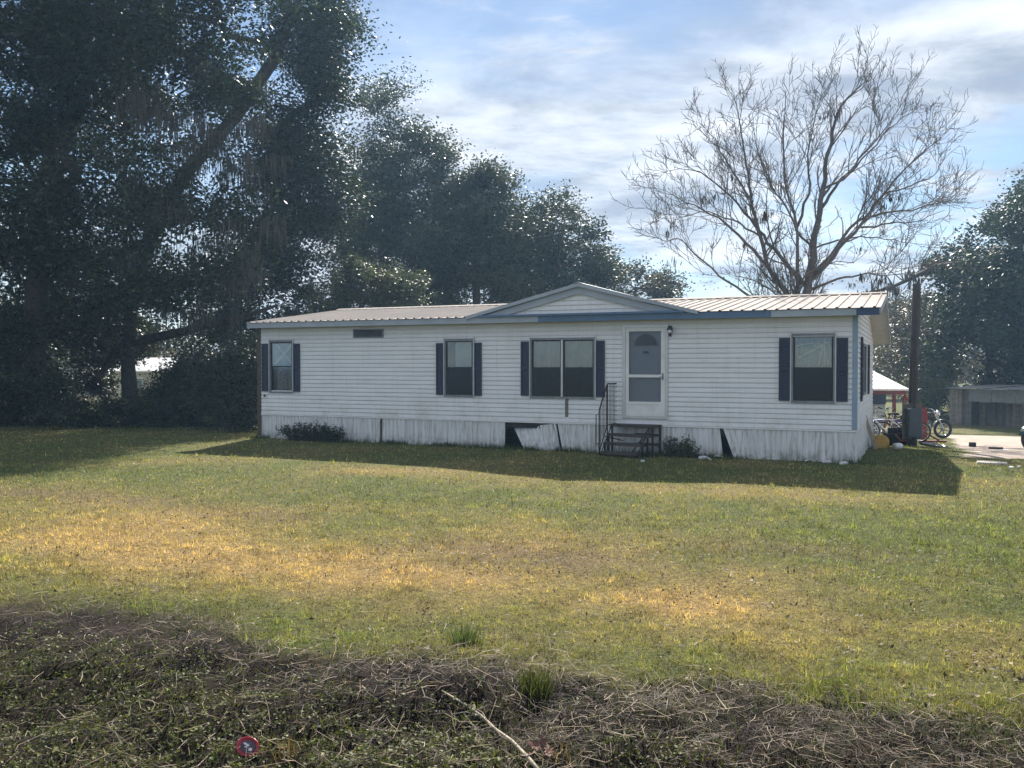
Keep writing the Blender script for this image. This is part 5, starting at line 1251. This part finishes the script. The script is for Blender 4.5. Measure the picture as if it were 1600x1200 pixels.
def sample(n, d0, d1, pw):
    u = r.random(n); d = (d0 ** (1 - pw) + u * (d1 ** (1 - pw) - d0 ** (1 - pw))) ** (1 / (1 - pw)); hw = d * 0.66 + 1.6; return r.uniform(-1, 1, n) * hw, d
x, y = sample(500000, 4.4, 28, 1.75)
e = edge_p(x, y) - pcoord(x, y); k = (r.random(len(x)) > sstep(e, -0.35, 0.25)) & ~house_mask(x, y) & (r.random(len(x)) > sstep(drive_mask(x, y), 0.3, 0.8))
patch = fbm(x * 3.1, y * 3.1, 2); k &= r.random(len(x)) < (0.3 + patch * 0.9) * (0.4 + 1.1 * vnoise(x * 21, y * 21 + 8))
x, y = x[k], y[k]; P = np.stack([x, y, terrain(x, y) - 0.004], 1); dd = np.hypot(x, y)
h = (0.014 + 0.022 * fbm(x * 1.3, y * 1.3, 3) + 0.030 * vnoise(x * 7 + 3, y * 7) ** 2) * r.uniform(0.5, 1.5, len(x)) * (1 + 0.25 * (dd > 9)); tall = r.random(len(x)) < 0.015; h[tall] *= 2.0
blades('lawn_grass', P, h, np.maximum(0.004, 0.0009 * dd) * r.uniform(0.7, 1.4, len(x)), lawn_tint(x, y, r), r, label='patchy mown lawn grass, green and straw coloured', cat='grass', lean=1.15)
# clippings and fallen leaves in the lawn
x, y = sample(20000, 4.6, 24, 1.5); k = ~house_mask(x, y) & (drive_mask(x, y) < 0.2) & (edge_p(x, y) < pcoord(x, y) + 0.1) & (r.random(len(x)) < 0.25 + 1.5 * brownness(x, y) + 0.5 * (fbm(x * 0.9, y * 0.9, 3) > 0.58)); x, y = x[k], y[k]
C = np.stack([x, y, terrain(x, y) + r.uniform(0.012, 0.04, len(x))], 1); V, Fq = leaves_np(C, 0.034, r, flat=1.5, aspect=0.5); kk = r.random((len(C), 1)) ** 0.6
mesh_np('lawn_litter', V, Fq, 'straw', None, tint=np.repeat((np.array([0.05, 0.035, 0.025]) * kk + np.array([0.38, 0.30, 0.20]) * (1 - kk)) * r.uniform(0.6, 1.2, (len(C), 1)), 4, 0), kind='stuff', label='scattered dead leaves and clippings over the lawn', cat='litter')
# taller fringe where the lawn meets the cut verge
x, y = sample(60000, 4.0, 9.5, 1.2); e = edge_p(x, y) - pcoord(x, y); k = np.abs(e + 0.12) < 0.22 * r.random(len(x)) + 0.10 * fbm(x * 2, y * 2, 2); k &= fbm(x * 1.6 + 30, y * 1.6, 2) > 0.42; x, y = x[k], y[k]
P = np.stack([x, y, terrain(x, y) - 0.005], 1); tt = lawn_tint(x, y, r) * 0.7 + np.array([0.09, 0.12, 0.03]) * 0.3
blades('fringe_grass', P, r.uniform(0.025, 0.085, len(x)), r.uniform(0.003, 0.0065, len(x)), tt, r, lean=0.75, seg2=True, label='taller green fringe grass along the verge edge', cat='grass')
# weeds against the skirting
qv = r.uniform(-0.2, HOUSE_L + 0.4, 9000); pv = -np.abs(r.normal(size=9000)) * 0.16 - 0.03; k = fbm(qv * 1.7, qv * 0 + 2, 3) + r.normal(size=9000) * 0.1 > 0.44; qv, pv = qv[k], pv[k]
x, y = LC[0] + U[0] * qv + N[0] * pv, LC[1] + U[1] * qv + N[1] * pv; P = np.stack([x, y, terrain(x, y) - 0.01], 1)
blades('skirt_weeds', P, r.uniform(0.05, 0.19, len(x)) * np.exp(pv * 1.5), r.uniform(0.008, 0.018, len(x)), np.array([[0.055, 0.085, 0.022]]) * r.uniform(0.5, 1.5, (len(x), 1)), r, lean=0.4, label='green weeds growing along the foot of the skirting', cat='weeds')
# cut straw lying over the verge
def straws(name, n, L0, L1, w0, w1, cols, label, cat, zoff=0.035, keepf=None, dr=(3.6, 8.8), steep=0.16, bend=0.12):
    x, y = sample(n, dr[0], dr[1], 1.4); e = edge_p(x, y) - pcoord(x, y); k = r.random(len(x)) < 0.12 * sstep(e, -1.1, -0.2) + 0.88 * sstep(e, -0.30, 0.25)
    if keepf is not None: k &= keepf(x, y)
    x, y = x[k], y[k]; m = len(x); a = r.uniform(0, 2 * math.pi, m); L = r.uniform(L0, L1, m); el = r.normal(size=m) * steep
    d = np.stack([np.cos(a) * np.cos(el), np.sin(a) * np.cos(el), np.sin(el)], 1); s = np.stack([-np.sin(a), np.cos(a), r.uniform(-.5, .5, m)], 1) * (r.uniform(w0, w1, m) / 2)[:, None]
    c = np.stack([x, y, terrain(x, y) + np.abs(r.normal(size=m)) * zoff + 0.004 + np.abs(np.sin(el)) * L * 0.5], 1); bd = r.normal(size=(m, 3)) * bend * L[:, None] * np.array([1, 1, 0.3])
    p0, p1, p2 = c - d * L[:, None] / 2, c + bd, c + d * L[:, None] / 2
    V = np.stack([p0 - s * .6, p0 + s * .6, p1 + s, p1 - s], 1).reshape(-1, 3); V2 = np.stack([p1 - s, p1 + s, p2 + s * .5, p2 - s * .5], 1).reshape(-1, 3); V = np.concatenate([V, V2])
    ci = r.integers(0, len(cols), m); t = np.array(cols)[ci] * r.uniform(0.5, 1.3, (m, 1)); return mesh_np(name, V, np.arange(8 * m).reshape(2 * m, 4), 'straw', None, tint=np.concatenate([np.repeat(t, 4, 0)] * 2), kind='stuff', label=label, cat=cat)
SC = [(0.09, 0.049, 0.030), (0.125, 0.074, 0.045), (0.045, 0.026, 0.017), (0.38, 0.30, 0.20), (0.03, 0.021, 0.016), (0.075, 0.048, 0.033), (0.045, 0.03, 0.021)]
def weedy(x, y): e_ = edge_p(x, y) - pcoord(x, y); return sstep(e_, 0.25, 0.75) * sstep(fbm(x * 1.3 + 12, y * 1.3 + 4, 3) - 0.16 * (x - 0.6), 0.40, 0.60)
straws('cut_straw', 46000, 0.04, 0.17, 0.0018, 0.005, SC, 'grey brown cut straw and stalks matted over the verge', 'straw', keepf=lambda x, y: r.random(len(x)) > 0.62 * weedy(x, y))
straws('dry_stalks', 1600, 0.10, 0.34, 0.002, 0.006, [(0.18, 0.135, 0.085), (0.10, 0.075, 0.05), (0.28, 0.22, 0.14)], 'long pale dry stalks strewn across the verge', 'stalks', zoff=0.045, steep=0.24, bend=0.16)
# small creeping green leaves in the near left of the verge
x, y = sample(105000, 3.6, 8.0, 1.3); e = edge_p(x, y) - pcoord(x, y); gm = sstep(e, 0.25, 0.75) * sstep(fbm(x * 1.3 + 12, y * 1.3 + 4, 3) - 0.16 * (x - 0.6), 0.40, 0.60); k = r.random(len(x)) < gm; x, y = x[k], y[k]
C = np.stack([x, y, terrain(x, y) + r.uniform(0.004, 0.045, len(x))], 1); V, Fq = leaves_np(C, 0.022, r, flat=0.8, aspect=0.65)
mesh_np('creeping_weed', V, Fq, 'grass_blade', None, tint=np.repeat(np.array([[0.080, 0.110, 0.030]]) * r.uniform(0.12, 1.5, (len(C), 1)) + np.array([[0.05, 0.03, 0.0]]) * r.random((len(C), 1)), 4, 0), kind='stuff', label='small creeping green weeds covering the near ditch', cat='weeds')
x, y = sample(26000, 3.6, 7.5, 1.3); e = edge_p(x, y) - pcoord(x, y); k = (e > 0.2) & (fbm(x * 1.4 + 3, y * 1.4 + 8, 3) > 0.50); x, y = x[k], y[k]; P = np.stack([x, y, terrain(x, y) - 0.004], 1)
blades('verge_grass', P, r.uniform(0.03, 0.10, len(x)), r.uniform(0.0025, 0.005, len(x)), np.array([[0.10, 0.125, 0.03]]) * r.uniform(0.4, 1.4, (len(x), 1)), r, lean=0.9, label='sparse new grass coming up through the cut verge', cat='grass', seg2=True)

# clumps of sedge
def tuft(px, py, n, h0, h1, cols, label, w=(0.004, 0.008), spread=0.05, lean=0.45, name='grass_tuft', group=None):
    q = on_ground(px, py); o = empty(name, (q[0], q[1], gz(q[0], q[1])), 0, label=label, cat='grass tuft', group=group); P = r.normal(size=(n, 3)) * np.array([spread, spread, 0]); P[:, 2] = -0.01
    k = r.random((n, 1)); blades('blades', P, r.uniform(h0, h1, n), r.uniform(*w, n), (np.array(cols[0]) * (1 - k) + np.array(cols[1]) * k) * r.uniform(0.7, 1.2, (n, 1)), r, lean=lean, seg2=True, parent=o)
tuft(835, 1084, 260, 0.08, 0.19, ((0.03, 0.035, 0.02), (0.14, 0.17, 0.03)), 'dense dark sedge clump standing alone in the cut straw')
tuft(725, 1006, 150, 0.06, 0.16, ((0.06, 0.09, 0.03), (0.12, 0.17, 0.05)), 'green grass clump at the lawn edge left of the sedge')
tuft(1110, 1085, 10, 0.14, 0.26, ((0.12, 0.16, 0.03), (0.22, 0.24, 0.06)), 'single tall yellow green blades standing in the straw', spread=0.03, lean=0.25)
tuft(1370, 1110, 60, 0.08, 0.24, ((0.11, 0.15, 0.03), (0.20, 0.22, 0.05)), 'bright green long bladed clump at the right verge edge', spread=0.12, lean=0.6)
tuft(1530, 1150, 70, 0.05, 0.16, ((0.05, 0.06, 0.03), (0.10, 0.13, 0.04)), 'low dark clump with yellow leaf in the right verge', spread=0.10, lean=0.6)
tuft(835 + 40, 1192, 40, 0.05, 0.12, ((0.20, 0.15, 0.06), (0.30, 0.22, 0.09)), 'straw coloured tuft near the fallen stick', spread=0.06, lean=0.5)
tuft(1290, 1075, 60, 0.06, 0.16, ((0.10, 0.14, 0.03), (0.18, 0.2, 0.05)), 'short upright green clump below the lawn on the right', spread=0.09, lean=0.5)
tuft(440, 1190, 50, 0.06, 0.14, ((0.16, 0.11, 0.05), (0.26, 0.18, 0.08)), 'dry orange grass clump beside the red cup', spread=0.05, lean=0.4)

# fern-like bush and weeds at the skirting
def bush(s, t, w, h, n, ls, cols, label, name, seed, cat='bush'):
    b = np.array([LC[0] + U[0] * s + N[0] * t, LC[1] + U[1] * s + N[1] * t]); z = gz(*b); rr = np.random.default_rng(seed); o = empty(name, (b[0], b[1], z), HOUSE_RZ, label=label, cat=cat); st, C = [], []
    for i in range(n):
        x0 = rr.uniform(-w, w) * 0.75; e = np.array([x0 * 1.2 + rr.normal() * 0.12, rr.normal() * 0.13 - 0.05, h * rr.uniform(0.45, 1.05) * (1 - 0.45 * abs(x0 / w) ** 2)]); p = bez(np.array([x0, 0.02, -0.02]), e, rr, 0.25, 5, 0.1); st.append((p, np.linspace(0.006, 0.002, 5)))
        u = rr.uniform(0.15, 1.03, 34)[:, None]; C.append(p[0] * (1 - u) + p[-1] * u + (p[2] - (p[0] + p[-1]) / 2) * np.sin(u * 3.14) + rr.normal(size=(34, 3)) * 0.028)
    V, Fq = tube_np(st, 4); mesh_np('stems', V, Fq, 'bark', o, kind='stuff'); C = np.concatenate(C); V, Fq = leaves_np(C, ls, rr, aspect=0.35); k = rr.random((len(C), 1))
    mesh_np('foliage', V, Fq, 'leaf', o, tint=np.repeat(np.array(cols[0]) * (1 - k) + np.array(cols[1]) * k, 4, 0), kind='stuff')
bush(1.95, -0.30, 0.98, 0.46, 130, 0.07, ((0.016, 0.026, 0.012), (0.045, 0.062, 0.025)), 'low dark feathery bush against the skirting left of centre', 'low_bush', 5)
bush(11.25, -0.32, 0.42, 0.42, 46, 0.06, ((0.045, 0.065, 0.028), (0.10, 0.12, 0.05)), 'pale green scrambling weed right of the steps', 'scrambling_weed', 6)

# fallen stick, dead leaves, crushed red lid
pp = [on_ground(a, b) for a, b in ((690, 1088), (730, 1112), (752, 1128), (775, 1150), (800, 1168), (828, 1198), (850, 1225))]
o = empty('fallen_stick', tuple(pp[0]), 0, label='long thin fallen stick lying across the cut straw', cat='stick'); b0 = pp[0]
MB().tube([tuple(p - b0 + np.array([0, 0, 0.035])) for p in pp], [0.005, 0.007, 0.008, 0.009, 0.010, 0.011, 0.011], 7).build('stem', 'pale_wood', o, smooth=True)
MB().tube([tuple(pp[2] - b0 + np.array([0, 0, 0.035])), tuple(pp[2] - b0 + np.array([-0.09, 0.02, 0.05])), tuple(pp[2] - b0 + np.array([-0.17, 0.01, 0.04]))], [0.005, 0.004, 0.002], 6).build('side_twig', 'pale_wood', o)
def dead_leaf(px, py, s, rz, tilt, label, group):
    q = on_ground(px, py); out = [(-1, 0), (-0.75, .28), (-.55, .18), (-.35, .55), (-.1, .3), (.1, .62), (.3, .3), (.6, .4), (.65, .12), (1, 0), (.65, -.14), (.6, -.42), (.28, -.3), (.08, -.6), (-.12, -.3), (-.36, -.52), (-.55, -.2), (-.76, -.26)]
    n = len(out); top = [(x * s, y * s, s * (0.35 * y * y + 0.18 * x * x) + 0.002) for x, y in out]; vs = top + [(0, 0, 0.002)] + [(x, y, z - 0.0012) for x, y, z in top] + [(0, 0, 0.0008)]
    fs = [(i, (i + 1) % n, n) for i in range(n)] + [((i + 1) % n + n + 1, i + n + 1, 2 * n + 1) for i in range(n)]
    o = MB().add(vs, fs).build('dead_leaf', 'dry_leaf', None, label=label, cat='leaf', group=group); o.location = (q[0], q[1], gz(q[0], q[1]) + 0.035); o.rotation_euler = (tilt, tilt * 0.6, rz)
for i, (a, b, s, t) in enumerate(((838, 1180, .055, .5), (858, 1188, .05, -.4), (825, 1192, .045, .2), (850, 1172, .035, .9))): dead_leaf(a, b, s, i * 1.7, t, 'curled reddish brown dead leaf beside the fallen stick', 'dead leaves beside the stick')
q = on_ground(388, 1182)
lid = empty('crushed_cup', (q[0], q[1], gz(q[0], q[1]) + 0.045), R(-25), label='crushed red plastic cup with pale worn print lying in the ditch', cat='cup'); lid.rotation_euler = (R(48), R(8), R(-22))
Me = Matrix.Diagonal((1.0, 0.72, 1.0, 1.0))
MB().lathe([(0.052, -0.035), (0.060, -0.03), (0.066, 0.0), (0.070, 0.012), (0.066, 0.016), (0.058, 0.010), (0.050, 0.004), (0.03, 0.003)], 26, Me).build('shell', 'red_lid', lid, smooth=True)
MB().lathe([(0.028, 0.0036), (0.049, 0.0046), (0.047, 0.0062), (0.02, 0.0064)], 22, Me).build('label_disc', 'print_dark', lid)
for i, (x_, y_, a_, b_) in enumerate(((-0.022, 0.010, 0.014, 0.006), (-0.004, 0.006, 0.010, 0.007), (0.022, -0.008, 0.012, 0.009), (-0.012, -0.004, 0.008, 0.004))):
    MB().lathe([(0.6, 0.0), (1.0, 0.0), (0.9, 0.0012)], 10, Matrix.Translation((x_, y_, 0.0066)) @ Matrix.Diagonal((a_, b_, 1, 1))).build('worn_print', 'print_white', lid)
MB().prism([(0.05, -0.02), (0.085, -0.012), (0.088, 0.0), (0.052, 0.008)], 'y', -0.02, 0.012).build('pull_tab', 'red_lid', lid, bevel=0.002)
# ================================================================== thin morning haze in the air
m = bpy.data.materials.new('haze'); m.use_nodes = True; nt = m.node_tree; nt.nodes.clear()
pv = nt.nodes.new('ShaderNodeVolumePrincipled'); pv.inputs['Color'].default_value = (0.42, 0.68, 1.0, 1); pv.inputs['Density'].default_value = 0.0009; pv.inputs['Anisotropy'].default_value = 0.3
ou = nt.nodes.new('ShaderNodeOutputMaterial'); nt.links.new(pv.outputs[0], ou.inputs['Volume']); MATS['haze'] = m
MB().box(-640, 640, -290, 940, -2.4, 19.5).build('haze', 'haze', None, kind='stuff', label='thin pale haze hanging in the air over the yard', cat='haze')
sc.cycles.volume_bounces = 0
